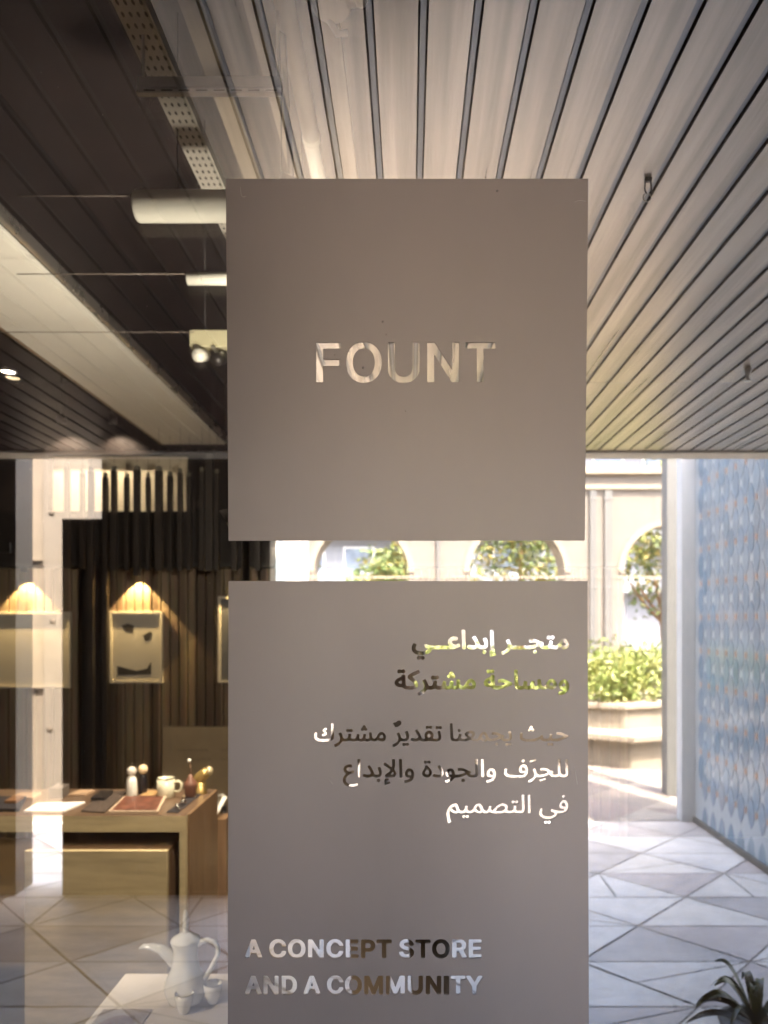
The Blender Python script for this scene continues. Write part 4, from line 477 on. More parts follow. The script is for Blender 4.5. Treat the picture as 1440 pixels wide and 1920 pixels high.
# plant pot on the arcade floor
t = thing('potted_plant', (1.24, -1.62, 0), 'strap leaved potted plant with dark green and browned leaves on the arcade floor', 'plant')
px_, py_ = 1.24, -1.62
b = MB(); b.lathe([(0, 0.0), (0.10, 0.0), (0.125, 0.16), (0.13, 0.165), (0.115, 0.165), (0.11, 0.14), (0, 0.14)], (px_, py_, 0), 28); b.build('pot', mat('dark_pot', (0.03, 0.025, 0.022), 0.5), t)
LF = [mat('strap_green', (0.045, 0.055, 0.014), 0.35, 0, 0.4, 14, stretch=(1, 1, 1)), mat('strap_brown', (0.06, 0.036, 0.014), 0.5, 0, 0.5, 20), mat('strap_olive', (0.12, 0.125, 0.03), 0.35, 0, 0.3, 14)]
rng = random.Random(4)
def strap(az, L, rise, droop, w0, mi, twist=0.0, z0=0.15):
    b = MB(); n_ = 14; vs = []; fs = []; c = Vector((px_, py_, z0)); dr = Vector((math.cos(az), math.sin(az), 0)); sd = Vector((-math.sin(az), math.cos(az), 0))
    for i in range(n_ + 1):
        u = i / n_; p = c + dr * L * u * (1 - 0.12 * u) + Vector((0, 0, rise * math.sin(min(u * 1.9, math.pi * 0.5)) - droop * u * u))
        wd = w0 * (math.sin(math.pi * min(1, 0.12 + u * 0.88)) ** 0.7) * (1 - u * 0.35); s2 = sd * math.cos(twist * u) + Vector((0, 0, 1)) * math.sin(twist * u)
        vs += [p - s2 * wd + Vector((0, 0, wd * 0.5)), p, p + s2 * wd + Vector((0, 0, wd * 0.5))]
    for i in range(n_): fs += [(3 * i, 3 * i + 1, 3 * i + 4, 3 * i + 3), (3 * i + 1, 3 * i + 2, 3 * i + 5, 3 * i + 4)]
    b.add(vs, fs, mi, True); b.build('leaf', LF, t)
for az, L, ri, dr_, w0, mi, tw in ((R(172), .30, .24, .10, .013, 2, .9), (R(185), .27, .16, .05, .020, 1, .6), (R(200), .25, .20, .09, .012, 0, -.8), (R(160), .24, .28, .03, .012, 2, 1.1), (R(230), .22, .24, .10, .014, 0, .4), (R(140), .26, .22, .12, .013, 0, -.5),
                     (R(178), .33, .10, .06, .016, 1, .3), (R(95), .25, .22, .12, .014, 0, .5), (R(40), .28, .2, .1, .014, 1, .5), (R(-10), .28, .25, .12, .014, 0, -.6), (R(-60), .26, .22, .1, .014, 2, .5), (R(280), .25, .26, .12, .013, 0, .2), (R(120), .2, .3, .04, .012, 2, .4), (R(210), .18, .3, .02, .012, 0, .5)):
    strap(az, L * .9, ri * .74, dr_, w0 * 1.45, mi, tw)
# small ceiling fittings
d_ = 1.60; hx = (1215 - VX) / F * d_; hy = D - d_
t = thing('ceiling_hook', (hx, hy, CEIL), 'small dark double hook hanging under the ceiling slats right of the upper sign', 'hook')
b = MB(); b.box(hx - .007, hx + .007, hy - .004, hy + .004, CEIL - .008, CEIL); b.build('plate', M_black, t)
for s_ in (-1, 1): b = MB(); b.tube([(hx + s_ * .006, hy, CEIL - .007), (hx + s_ * .007, hy, CEIL - .026), (hx + s_ * .003, hy, CEIL - .034)], .0015, 8); b.build('prong', M_black, t)
b = MB(); b.tube([(hx - .002 + .009 * math.cos(a), hy, CEIL - .042 + .009 * math.sin(a)) for a in [k * 6.28 / 14 for k in range(15)]], .0012, 8); b.build('ring', M_galv, t)
x_, y_, z_ = OUT(1402, 690, 2.8)
t = thing('sprinkler_head', (x_, y_, CEIL), 'small pale sprinkler head under the slatted ceiling at the right', 'sprinkler')
b = MB(); b.lathe([(0, 0), (.012, 0), (.012, -.02), (.006, -.024), (.006, -.045), (0, -.045)], (x_, y_, CEIL), 12); b.build('body', M_white, t)
b = MB(); b.lathe([(0, -.046), (.014, -.046), (.014, -.049), (0, -.049)], (x_, y_, CEIL), 12); b.build('deflector', M_white, t)
x_, y_, z_ = OUT(15, 695, 2.83)
t = thing('downlight', (x_, y_, CEIL), 'small lit round downlight in the dark slats left of the white soffit', 'lamp')
b = MB(); b.lathe([(.024, -.006), (.031, -.005), (.031, .002), (.024, .002)], (x_, y_, CEIL), 24); b.build('trim_ring', M_white, t)
b = MB(); b.lathe([(0, -.0035), (.0235, -.0035)], (x_, y_, CEIL), 24); b.build('lens', mat('lamp_lens', (1, .9, .75), .5, emit=((1, .85, .65), 3.0)), t)
# ---------------------------------------------------------------- shop room
YB = 4.47
def fluted_mat():
    m = mat('fluted_timber', (0.30, 0.20, 0.10), 0.5); n = m.node_tree.nodes; l = m.node_tree.links
    tc = n.new('ShaderNodeTexCoord'); sp = n.new('ShaderNodeSeparateXYZ'); mu = n.new('ShaderNodeMath'); mu.operation = 'MULTIPLY'; mu.inputs[1].default_value = 1 / 0.066
    fl = n.new('ShaderNodeMath'); fl.operation = 'FLOOR'; wn = n.new('ShaderNodeTexWhiteNoise'); wn.noise_dimensions = '1D'
    rp = n.new('ShaderNodeValToRGB'); rp.color_ramp.elements[0].color = (0.085, 0.054, 0.033, 1); rp.color_ramp.elements[1].color = (0.32, 0.235, 0.155, 1)
    l.new(tc.outputs['Object'], sp.inputs[0]); l.new(sp.outputs['X'], mu.inputs[0]); l.new(mu.outputs[0], fl.inputs[0]); l.new(fl.outputs[0], wn.inputs['W']); l.new(wn.outputs['Value'], rp.inputs[0])
    nz = n.new('ShaderNodeTexNoise'); nz.inputs['Scale'].default_value = 9; mpp = n.new('ShaderNodeMapping'); mpp.inputs['Scale'].default_value = (8, 8, 0.5); l.new(tc.outputs['Object'], mpp.inputs[0]); l.new(mpp.outputs[0], nz.inputs[0])
    mx = n.new('ShaderNodeMix'); mx.data_type = 'RGBA'; mx.blend_type = 'MULTIPLY'; mx.inputs[0].default_value = 0.5
    l.new(rp.outputs[0], mx.inputs[6]); l.new(nz.outputs['Color'], mx.inputs[7]); l.new(mx.outputs[2], n['Principled BSDF'].inputs['Base Color'])
    return m
M_flute = fluted_mat()
M_shopwall = mat('shop_plaster', (0.70, 0.60, 0.45), 0.85, 0, 0.05)
b = MB(); b.box(-10.3, 8.8, YB + 0.06, YB + 0.3, 0, 3.5); b.box(-10.05, 8.45, YB - .02, YB + .058, 2.83, 3.36, 1); b.box(-10.05, IN(90, 0, 5.5)[0], YB - .02, YB + .058, 2.0, 2.829, 1); b.box(IN(352, 0, 5.5)[0], 8.45, YB - .02, YB + .058, 2.392, 2.829, 1); b.box(1.605, 8.45, YB - .02, YB + .058, 0, 2.391, 1)
tag(b.build('shop_wall', [M_shopwall, mat('shop_dark_ceiling', (0.014, 0.007, 0.006), 0.8, 0, 0.3)]), kind='structure')
b = MB(); b.box(-10.3, -10.05, 0.01, YB + 0.06, 0, 3.5)
tag(b.build('shop_wall', mat('shop_dark_wall', (0.03, 0.022, 0.018), 0.8)), kind='structure')
b = MB(); b.box(8.45, 8.7, 0.01, YB + 0.06, 0, 3.5)
tag(b.build('shop_wall', MATS['shop_dark_wall']), kind='structure')
b = MB(); b.box(-10.05, 8.45, 0.02, YB + 0.06, 3.36, 3.415)
tag(b.build('shop_ceiling', mat('shop_dark_ceiling', (0.014, 0.007, 0.006), 0.8, 0, 0.3)), kind='structure')
t = thing('timber_panelling', (-1.5, YB, 0), 'back wall of warm brown vertical timber battens behind the display tables', 'panelling')
b = MB(); x = -3.94
while x < 1.6: b.box(x + 0.004, x + 0.062, YB - 0.03, YB, 0, 1.99); x += 0.066
b.build('battens', M_flute, t, bevel=0.004, seg=1)
b = MB(); b.box(-3.94, 1.6, YB + 0.001, YB + 0.055, 0, 1.99); b.build('backing', M_dark, t)
t = thing('bulkhead', (-1, YB, 2.2), 'dark horizontal bulkhead above the timber panelling', 'bulkhead')
b = MB(); b.box(-2.95, 1.6, YB - 0.16, YB + 0.05, 1.995, 2.39); b.build('box', mat('bulkhead_dark', (.010, .006, .005), .7), t); b = MB(); b.box(-2.95, 1.6, YB - 0.165, YB - 0.155, 1.99, 2.02); b.build('edge_strip', M_black, t)
M_bat = mat('black_stained_timber', (0.020, 0.013, 0.010), 0.55, 0, 0.3, 6)
labs = 0
for px, wd, top, bot, dd in ((126, 9, 876, 1066, 5.0), (155, 8, 888, 1066, 5.2), (171, 10, 884, 1490, 5.0), (198, 9, 895, 1490, 5.2), (214, 10, 883, 1070, 5.0), (238, 8, 896, 1070, 5.2), (257, 11, 882, 1080, 5.0), (278, 7, 895, 1070, 5.2),
                             (298, 13, 883, 1070, 5.0), (319, 9, 893, 1070, 5.2), (338, 8, 887, 1070, 5.0), (355, 8, 894, 1070, 5.2), (379, 9, 885, 1070, 5.0), (393, 14, 860, 1070, 4.9), (407, 9, 888, 1070, 5.2), (440, 10, 884, 1070, 5.0), (462, 8, 895, 1070, 5.2), (484, 10, 884, 1070, 5.0)):
    x_, y_, z1 = IN(px, top, dd); z0 = IN(px, bot, dd)[2]; hw = wd / F * dd / 2
    t = thing('hanging_batten', (x_, y_, z0), 'dark stained vertical timber batten in front of the upper shop wall', 'batten', 'dark battens above the timber panelling')
    if px in (171, 198): t['label'] = 'long dark batten reaching down past the panelling to the table, %s of the two' % ('left' if px == 171 else 'right'); del t['group']
    if px == 393: t['label'] = 'widest and tallest dark batten, close to the sign panels'; del t['group']
    b = MB(); b.box(x_ - hw, x_ + hw, y_ - 0.02, y_ + 0.02, z0, z1); b.build('timber', M_bat, t, bevel=0.002)
    b = MB(); b.tube([(x_, y_, z1), (x_, y_, 3.36)], 0.0010, 6); b.build('hanging_wire', M_black, t)
    b = MB(); b.box(x_ - hw * .7, x_ + hw * .7, y_ - 0.015, y_ + 0.015, z1 + 0.0005, z1 + 0.030); b.build('end_cap', mat('cap_grey', (.16, .14, .11), .6), t)

x0, y0, z1 = IN(154, 968, 5.42); x1 = IN(201, 0, 5.42)[0]
t = thing('tall_cabinet', (x0, y0, 0), 'tall near black cabinet against the timber panelling left of the abstract print', 'cabinet')
b = MB(); b.box(x0, x1, y0, YB - .035, 0.05, z1); b.build('carcass', M_bat, t, bevel=.003)
b = MB(); b.box(x0 + .004, (x0 + x1) / 2 - .002, y0 - .018, y0 - .001, .06, z1 - .01); b.build('door', mat('black_stained_door', (.014, .008, .007), .4), t, bevel=.002)
b = MB(); b.box((x0 + x1) / 2 + .002, x1 - .004, y0 - .018, y0 - .001, .06, z1 - .01); b.build('door', MATS['black_stained_door'], t, bevel=.002)
# framed pictures with their wall washing spots
M_frame = mat('frame_white', (0.55, 0.50, 0.42), 0.5); M_ink = mat('ink', (0.03, 0.025, 0.025), 0.7); M_paper = mat('art_paper', (0.48, 0.44, 0.38), 0.8, 0, 0.05, 4)
def washer(x, z, label, e):
    t = thing('picture_light', (x, YB - 0.1, z), label, 'lamp', 'spotlights above the pictures')
    b = MB(); b.tube([(x, YB - 0.16, z + 0.10), (x, YB - 0.10, z + 0.06)], 0.006, 8); b.build('arm', M_black, t)
    b = MB(); b.lathe([(0.0, 0.055), (0.022, 0.055), (0.024, 0.0), (0.019, 0.0), (0.017, 0.03), (0, 0.03)], (x, YB - 0.095, z), 16); b.build('housing', M_black, t)
    L = bpy.data.objects.new('bulb', bpy.data.lights.new('bulb', 'SPOT')); COL.objects.link(L); L.location = (x, YB - 0.095, z - 0.004)
    L.data.energy = e; L.data.spot_size = R(84); L.data.spot_blend = 0.12; L.data.shadow_soft_size = 0.006; L.data.color = (1, 0.74, 0.34)
    attach(L, t)
def picture(px0, px1, py0, py1, label, art):
    d_ = YB - 0.05 + D; x0, y_, z1 = IN(px0, py0, d_); x1, _, z0 = IN(px1, py1, d_)
    t = thing('framed_picture', ((x0 + x1) / 2, YB - 0.04, z0), label, 'picture', 'pictures on the timber panelling')
    b = MB(); f = 0.018
    for q in ((x0, x1, z0, z0 + f), (x0, x1, z1 - f, z1), (x0, x0 + f, z0 + f, z1 - f), (x1 - f, x1, z0 + f, z1 - f)): b.box(q[0], q[1], YB - 0.058, YB - 0.031, q[2], q[3])
    b.build('frame', M_frame, t, bevel=0.002)
    b = MB(); b.box(x0 + f, x1 - f, YB - 0.044, YB - 0.032, z0 + f, z1 - f); b.build('print', M_paper if art != 2 else mat('dark_print', (0.10, 0.10, 0.11), 0.6), t)
    W, H = x1 - x0, z1 - z0; Pn = lambda u, v: (x0 + u * W, YB - 0.0455, z0 + v * H)
    if art == 1:
        b = MB()
        for poly in ([(.22, .80), (.30, .72), (.44, .70), (.46, .80), (.34, .83)], [(.62, .66), (.76, .72), (.80, .70), (.76, .60), (.68, .58)], [(.14, .24), (.50, .17), (.70, .20), (.78, .30), (.78, .12), (.16, .11)]):
            b.add([Pn(*p) for p in poly], [tuple(range(len(poly)))], 0)
        b.build('ink_shapes', M_ink, t)
picture(205, 305, 1146, 1281, 'white framed abstract print with dark ink shapes under the full cone of warm light', 1)
picture(-44, 132, 1147, 1290, 'pale framed print at the left edge under a wide cone of warm light', 0)
picture(409, 520, 1118, 1280, 'dark grey framed print half hidden behind the sign panels', 2)
d_ = YB - .095 + D
for px, lab in ((45, 'small spotlight above the pale print at the left edge'), (257, 'small spotlight above the abstract print with dark ink shapes'), (462, 'small spotlight above the dark print behind the sign panels')):
    x_, _, z_ = IN(px, 1083, d_); washer(x_, z_ + 0.04, lab, 5.5)

# display table and what stands on it
t = thing('display_table', (-1.6, 2.0, 0), 'light oak waterfall display table with panel legs holding small gifts', 'table')
TZ = 0.849; TY0, TY1 = 2.88 - D, 3.34 - D
b = MB(); b.box(-2.5, -0.865, TY0, TY1, TZ - 0.062, TZ); o = b.build('top', [M_oak, mat('walnut_top', (0.12, 0.075, 0.048), 0.4, 0, 0.3, 3, 0.1, 20, stretch=(1, 8, 8))], t)
for q_ in o.data.polygons: q_.material_index = 1 if q_.normal.z > .9 else 0
b = MB(); b.box(-0.889, -0.865, TY0 + 0.001, TY1 - 0.001, 0, TZ - 0.063); b.build('leg', M_oak, t, bevel=0.002)
b = MB(); b.box(-2.5, -2.476, TY0 + 0.001, TY1 - 0.001, 0, TZ - 0.063); b.build('leg', M_oak, t, bevel=0.002)
b = MB(); b.box(-0.8645, -0.858, TY0 + 0.03, TY1 - 0.001, 0, TZ - 0.002); b.build('side_panel', M_oakd, t)
t = thing('nesting_table', (-1.2, 2.0, 0), 'lower light oak box table tucked under the display table', 'table')
b = MB(); b.box(-1.468, -0.925, 1.795, 1.82, 0, 0.725); b.build('front_panel', M_oak, t, bevel=0.002)
b = MB(); b.box(-1.468, -0.925, 1.821, 2.25, 0.70, 0.7255); b.build('top', M_oakd, t, bevel=0.002)
for x in (-1.468, -0.947): b = MB(); b.box(x, x + 0.022, 1.821, 2.25, 0, 0.699); b.build('side_panel', M_oakd, t)
def peg(px, py, d, h, w, body, head, label):
    x, y, _ = IN(px, py, d); t = thing('peg_doll', (x, y, TZ), label, 'figurine')
    b = MB(); b.lathe([(0, 0), (w * .48, 0), (w * .5, .003), (w * .47, h * .45), (w * .40, h * .60), (w * .22, h * .69), (0, h * .70)], (x, y, TZ + .0005), 24); b.build('body', body, t)
    b = MB(); b.ball((x, y, TZ + h * .84), h * .165, 20); b.build('head', head, t)
peg(247, 1490, 3.22, .124, .047, M_porc, mat('bisque', (.62, .56, .50), .5), 'white peg doll ornament with a round head, standing left of the enamel mug')
peg(268, 1490, 3.26, .125, .036, mat('black_lacquer', (.015, .012, .015), .3), mat('wood_bead', (.75, .58, .38), .5), 'black peg doll ornament with a small pale head, between white doll and mug')
x, y, _ = IN(311, 1494, 3.19)
t = thing('enamel_mug', (x, y, TZ), 'cream enamel mug with a dark rim on the display table', 'mug')
M_en = mat('cream_enamel', (.72, .68, .52), .25, coat=.3)
b = MB(); b.lathe([(0, .0), (.034, .0), (.037, .003), (.037, .082), (.0355, .082), (.0355, .006), (0, .006)], (x, y, TZ + .0005), 32); b.build('cup', M_en, t)
b = MB(); b.lathe([(.0352, .0815), (.0375, .0812), (.0385, .0835), (.0372, .0855), (.0352, .0838)], (x, y, TZ + .0005), 32); b.build('rim', M_black, t)
b = MB(); b.tube([(x + .035, y, TZ + .066), (x + .055, y, TZ + .068), (x + .066, y, TZ + .058), (x + .066, y, TZ + .036), (x + .056, y, TZ + .024), (x + .035, y, TZ + .024)], .0055, 10); b.build('handle', M_en, t)
# patterned book, papers, dark cloths, beads
def slab(name, pts, z0, z1, m, label, cat, group=None, parts=None):
    q = [IN(px, 0, d)[:2] for px, d in pts]; c = q[0]; t = thing(name, (c[0], c[1], z0), label, cat, group)
    b = MB(); k = len(q); b.add([(p[0], p[1], z0) for p in q] + [(p[0], p[1], z1) for p in q], [tuple(range(k - 1, -1, -1)), tuple(range(k, 2 * k))] + [(i, (i + 1) % k, (i + 1) % k + k, i + k) for i in range(k)])
    b.build(parts or 'sheet', m, t, bevel=min(.001, (z1 - z0) * .3)); return t, q
M_red = mat('red_pattern', (.13, .045, .028), .5, 0, .7, 30)
t, q = slab('patterned_tray', [(203, 2.91), (297, 2.91), (312, 3.16), (232, 3.16)], TZ + .0005, TZ + .012, mat('tray_edge', (.50, .38, .28), .5), 'flat tray with a red patterned top at the front edge of the table', 'tray', parts='base')
b = MB(); b.add([(p[0] + (.01 if i in (0, 3) else -.01), p[1] + (.008 if i < 2 else -.008), TZ + .0135) for i, p in enumerate(q)], [(0, 1, 2, 3)]); b.build('patterned_top', M_red, t)
slab('paper', [(44, 2.93), (120, 2.93), (160, 3.08), (70, 3.06)], TZ + .0005, TZ + .008, mat('white_paper', (.82, .78, .76), .7), 'stack of white paper sheets at the front of the table', 'paper')
slab('paper', [(15, 3.14), (62, 3.14), (78, 3.24), (40, 3.24)], TZ + .0005, TZ + .010, mat('kraft', (.42, .28, .18), .7, 0, .15), 'brown kraft card lying behind the white paper stack', 'card')
slab('paper', [(128, 3.2), (160, 3.2), (178, 3.29), (150, 3.29)], TZ + .0005, TZ + .010, MATS['kraft'], 'small brown kraft card between the concrete column and the dolls', 'card')
slab('cloth', [(-40, 2.94), (36, 2.94), (50, 3.15), (-20, 3.15)], TZ + .0005, TZ + .014, mat('dark_cloth', (.02, .016, .02), .9, 0, .3, 30), 'folded dark cloth at the left end of the table', 'cloth')
slab('cloth', [(152, 2.94), (196, 2.92), (240, 3.28), (195, 3.28)], TZ + .0005, TZ + .006, mat('brown_cloth', (.055, .038, .030), .9, 0, .5, 40), 'flat dark patterned cloth beside the red tray', 'cloth')
slab('wallet', [(8, 3.02), (30, 3.02), (46, 3.11), (26, 3.11)], TZ + .0145, TZ + .026, mat('tan_leather', (.20, .10, .05), .5, 0, .2), 'tan leather wallet resting on the folded dark cloth', 'wallet')
slab('notebook', [(170, 3.10), (196, 3.10), (212, 3.24), (188, 3.24)], TZ + .0065, TZ + .020, mat('black_cover', (.015, .013, .014), .4), 'small black notebook on the flat dark patterned cloth', 'notebook')
slab('leaflet', [(262, 3.20), (290, 3.20), (300, 3.30), (276, 3.30)], TZ + .0005, TZ + .005, mat('ochre_card', (.40, .24, .10), .7, 0, .2), 'ochre leaflet lying between the dolls and the mug', 'leaflet')
slab('gift_box', [(92, 3.16), (118, 3.16), (130, 3.25), (108, 3.25)], TZ + .0005, TZ + .045, mat('grey_box', (.12, .10, .09), .6, 0, .1), 'low grey gift box near the back of the table', 'box')
slab('cloth', [(312, 2.93), (334, 2.92), (378, 3.24), (362, 3.25)], TZ + .0005, TZ + .004, MATS['dark_cloth'], 'narrow black strip of cloth along the right end of the table', 'cloth')
for px, py, d, r in ((332, 0, 2.98, .010), (336, 0, 2.95, .008), (343, 0, 3.04, .011), (346, 0, 3.06, .008)):
    x, y, _ = IN(px, py, d); b = MB(); b.ball((x, y, TZ + .004 + r), r, 16); o = b.build('silver_bead', mat('silver', (.75, .73, .70), .15, 1.0))
    tag(o, 'shiny silver bead on the black strip of cloth', 'bead', 'silver beads on the black cloth')
x, y, _ = IN(357, 1490, 3.18)
t = thing('bud_vase', (x, y, TZ), 'small terracotta bud vase holding one stem tipped with a white bead', 'vase')
b = MB(); b.lathe([(0, 0), (.018, 0), (.024, .012), (.024, .03), (.03, .05), (.028, .066), (.012, .082), (.006, .10), (.005, .10), (0, .09)], (x, y, TZ + .0005), 20); b.build('body', mat('terracotta', (.16, .07, .045), .5), t)
b = MB(); b.tube([(x, y, TZ + .09), (x + .002, y, TZ + .12), (x - .004, y, TZ + .152)], .0028, 8); b.build('stem', mat('twig_brown', (.16, .09, .05), .7), t)
b = MB(); b.ball((x - .0045, y, TZ + .158), .0085, 12); b.build('bead', M_porc, t)
x, y, _ = IN(376, 1490, 3.26)
t = thing('brass_shell', (x, y, TZ), 'brass horn shaped cup leaning beside the bud vase', 'cup')
b = MB(); b.lathe([(0, 0), (.030, 0), (.026, .008), (.024, .05), (0, .05)], (x, y, TZ + .0005), 20); b.build('base', mat('brass', (.48, .33, .12), .35, .6), t)
b = MB(); b.tube([(x - .022, y, TZ + .055), (x - .004, y, TZ + .068), (x + .016, y, TZ + .084), (x + .034, y, TZ + .096)], [.022, .024, .024, .020], 16); b.build('bowl', MATS['brass'], t)
b = MB(); b.ball((x + .038, y, TZ + .098), (.017, .02, .02), 14); b.build('mouth', mat('pale_brass', (.66, .54, .34), .35, .3), t)
# bead string over the edge
t = thing('bead_string', (x - .03, y - .05, TZ), 'short string of pale beads in front of the bud vase', 'beads')
rng = random.Random(2)
for k in range(9):
    b = MB(); b.ball((x - .045 + .014 * (k % 4) + rng.uniform(-.004, .004), y - .07 - .012 * (k // 4), TZ + .008), .0075, 10); b.build('bead', mat('bone', (.62, .48, .32), .35), t)
# things right of the table
t = thing('wood_plinth', (-.93, 2.6, 0), 'pale wooden plinth right of the display table carrying a black vase', 'plinth')
x0 = IN(402, 0, 3.6)[0]; b = MB(); b.box(x0, x0 + .5, 2.5, 2.95, 0, .45); b.build('block', M_oak, t, bevel=.003)
x, y, _ = IN(420, 0, 3.68)
t = thing('black_vase', (x, y, .451), 'tall black bottle vase beside the table, half hidden by the sign', 'vase')
b = MB(); b.lathe([(0, 0), (.05, 0), (.055, .01), (.055, .17), (.045, .195), (.016, .205), (.014, .235), (.018, .24), (0, .24)], (x, y, .4515), 24); b.build('body', M_black, t)
b = MB(); b.tube([(x - .02, y, .70), (x - .036, y, .715), (x - .03, y, .74), (x, y, .745), (x + .01, y, .72)], .004, 8); b.build('loop', M_galv, t)
t = thing('booklet', (-.9, 2.5, .80), 'small white booklet lying on the edge behind the table', 'booklet')
xx, yy, _ = IN(398, 1512, 3.42); b = MB(); b.add([(xx, yy, .70), (xx + .012, yy, .70), (xx + .045, yy + .10, .775), (xx + .022, yy + .10, .775)], [(0, 1, 2, 3)])
b.add([(xx, yy, .695), (xx + .012, yy, .695), (xx + .045, yy + .10, .77), (xx + .022, yy + .10, .77)], [(3, 2, 1, 0)]); b.build('cover', M_white, t); b = MB(); b.box(xx - .01, xx + .06, yy + .01, yy + .12, .0, .69); b.build('stand', M_oakd, t)
# info board
xa, ya, za = IN(305, 1363, 4.35); xb = IN(470, 0, 4.35)[0]
t = thing('info_board', (xa, ya, .2), 'pale brown board with dark blurred lettering, behind the table', 'board')
b = MB(); b.box(xa, xb, ya, ya + .03, 0, za); b.build('board', mat('board_tan', (.30, .22, .13), .6, 0, .1), t, bevel=.003)
b = MB(); rng = random.Random(8)
for row, z in ((0, IN(0, 1407, 4.35)[2]), (1, IN(0, 1425, 4.35)[2])):
    x = IN(334 + row * 14, 0, 4.35)[0]
    while x < IN(430, 0, 4.35)[0]:
        w_ = rng.uniform(.012, .028); g = IN(390, 0, 4.35)[0] < x < IN(409, 0, 4.35)[0]
        if not g: b.tube([(x, ya - .001, z + rng.uniform(-.004, .004)), (x + w_ * .5, ya - .001, z + rng.uniform(.0, .014)), (x + w_, ya - .001, z)], .0045, 6, flat=.2)
        x += w_ + .006
b.build('lettering', M_ink, t)
# window display plinth with coffee set
PZ = .62; D2 = lambda py: (EYE - PZ) * F / (py - VY)
t = thing('display_plinth', (-.45, .45, 0), 'white lacquered plinth in the window carrying the coffee set', 'plinth')
yb2 = D2(1825) - D; xl = (235 - VX) / F * D2(1825)
b = MB(); b.box(xl, -.27, .14, yb2, PZ - .03, PZ); b.build('top', M_plinth, t, bevel=.003)
b = MB(); b.box(xl + .012, -.282, .152, yb2 - .012, 0, PZ - .0305); b.build('body', M_plinth, t, bevel=.003)
dpt = D2(1877); x = (348 - VX) / F * dpt; y = dpt - D; k = dpt / F      # k metres per pixel there
t = thing('coffee_pot', (x, y, PZ), 'white porcelain Arabic coffee pot with a beaked spout and tall finial', 'coffee pot')
def pr(*q): return [(r * k, z * k) for r, z in q]
b = MB(); b.lathe(pr((0, 0), (27, 0), (31, 2), (33, 7), (37, 17), (38.5, 27), (37.5, 37), (33, 49), (27.5, 60), (24, 72), (22.5, 84), (22.8, 96), (24.5, 104), (26.5, 109), (26.5, 111), (23, 111), (22, 100), (0, 98)), (x, y, PZ + .0005), 48); b.build('body', M_porc, t)
b = MB(); b.lathe(pr((0, 111.5), (27, 111.5), (28, 114), (26, 118), (16, 124), (8, 128), (0, 129)), (x, y, PZ + .0005), 40)
lid = b.build('lid', M_porc, t)
b = MB(); b.lathe(pr((0, 127), (6.5, 127), (5.5, 134), (6, 143), (4.5, 147), (6.2, 152), (4.6, 156), (5.6, 160), (4.2, 165), (2.6, 170), (0, 171.5)), (x, y, PZ + .0005), 20); b.build('finial', M_porc, lid)
X = lambda dx, z: (x + dx * k, y, PZ + z * k)
b = MB(); b.tube([X(-25, 66), X(-28, 78), X(-36, 90), X(-48, 98), X(-62, 102), X(-78, 103), X(-86, 99)], [a * k for a in (7, 13, 15, 12, 9.5, 7, 4)], 20, flat=.62); b.build('spout', M_porc, t)
b = MB(); b.tube([X(23, 105), X(30, 112), X(41, 115), X(54, 111), X(61, 100), X(60, 86), X(52, 70), X(43, 54), X(36, 42)], [a * k for a in (5, 5, 4.8, 4.6, 4.4, 4.4, 4.6, 4.8, 5)], 14); b.build('handle', M_porc, t)
for px, py, lab in ((345, 1899, 'small handleless white coffee cup directly in front of the coffee pot'), (399, 1880, 'small handleless white coffee cup right of the coffee pot')):
    dc = D2(py); xc = (px - VX) / F * dc; yc = dc - D; kk = dc / F
    t = thing('coffee_cup', (xc, yc, PZ), lab, 'cup')
    b = MB(); b.lathe([(r_ * kk, z_ * kk) for r_, z_ in ((0, 0), (8.5, 0), (9, 2), (11.5, 6), (14.8, 16), (16.6, 27), (17.3, 36), (16.6, 36), (15.6, 26), (13.5, 15), (9.5, 6), (0, 5))], (xc, yc, PZ + .0005), 36); b.build('bowl', M_porc, t)
    b = MB(); b.lathe([(r_ * kk, z_ * kk) for r_, z_ in ((16.5, 35.8), (17.3, 35.8), (17.6, 36.6), (16.9, 37.2), (16.4, 36.6))], (xc, yc, PZ + .0005), 36); b.build('rim', mat('silver_rim', (.45, .44, .42), .3, .6), t)
t = thing('photo_card', (-.7, .8, PZ), 'grey brown picture card lying on the front of the white plinth', 'card')
da = D2(1894); xa = (194 - VX) / F * da; xb = (286 - VX) / F * da; ya = da - D
b = MB(); b.box(xa, xb, ya - .18, ya, PZ + .0005, PZ + .003); b.build('card', mat('card_grey', (.22, .19, .17), .6, 0, .15, 9), t)
b = MB(); c_ = ((xa + xb) / 2, ya - .10); b.add([(c_[0] + .048 * math.cos(a), c_[1] + .068 * math.sin(a), PZ + .0042) for a in [k_ * 2 * math.pi / 40 for k_ in range(40)]], [tuple(range(40))]); b.build('printed_disc', mat('card_brown', (.11, .06, .04), .6, 0, .2, 12), t)

# white ceiling bulkhead of the shop, with its bright edge trim
h = 1.30; z = EYE + h; xr, xl = -1.024 * h, -1.392 * h
t = thing('ceiling_bulkhead', ((xl + xr) / 2, 2, z), 'white plastered ceiling bulkhead running back through the shop left of the signs', 'bulkhead')
b = MB(); b.box(xl, xr - .022, .03, YB - .03, z, z + .05); b.build('soffit', M_soffit, t, bevel=.003)
b = MB(); b.box(xl, xr - .03, .03, YB - .03, z + .051, 3.359); b.build('upstand', MATS['shop_dark_ceiling'], t)
b = MB(); b.box(xr - .002, xr + .018, .03, YB - .03, z - .004, z + .045); b.build('edge_trim', M_alu, t, bevel=.006)
b = MB(); b.box(xr - .021, xr - .003, .03, YB - .03, z + .012, z + .04); b.build('shadow_gap', M_black, t)
b = MB(); b.box(xl - .012, xl - .001, .03, YB - .03, z - .003, z + .03); b.build('timber_edge', M_oakd, t)

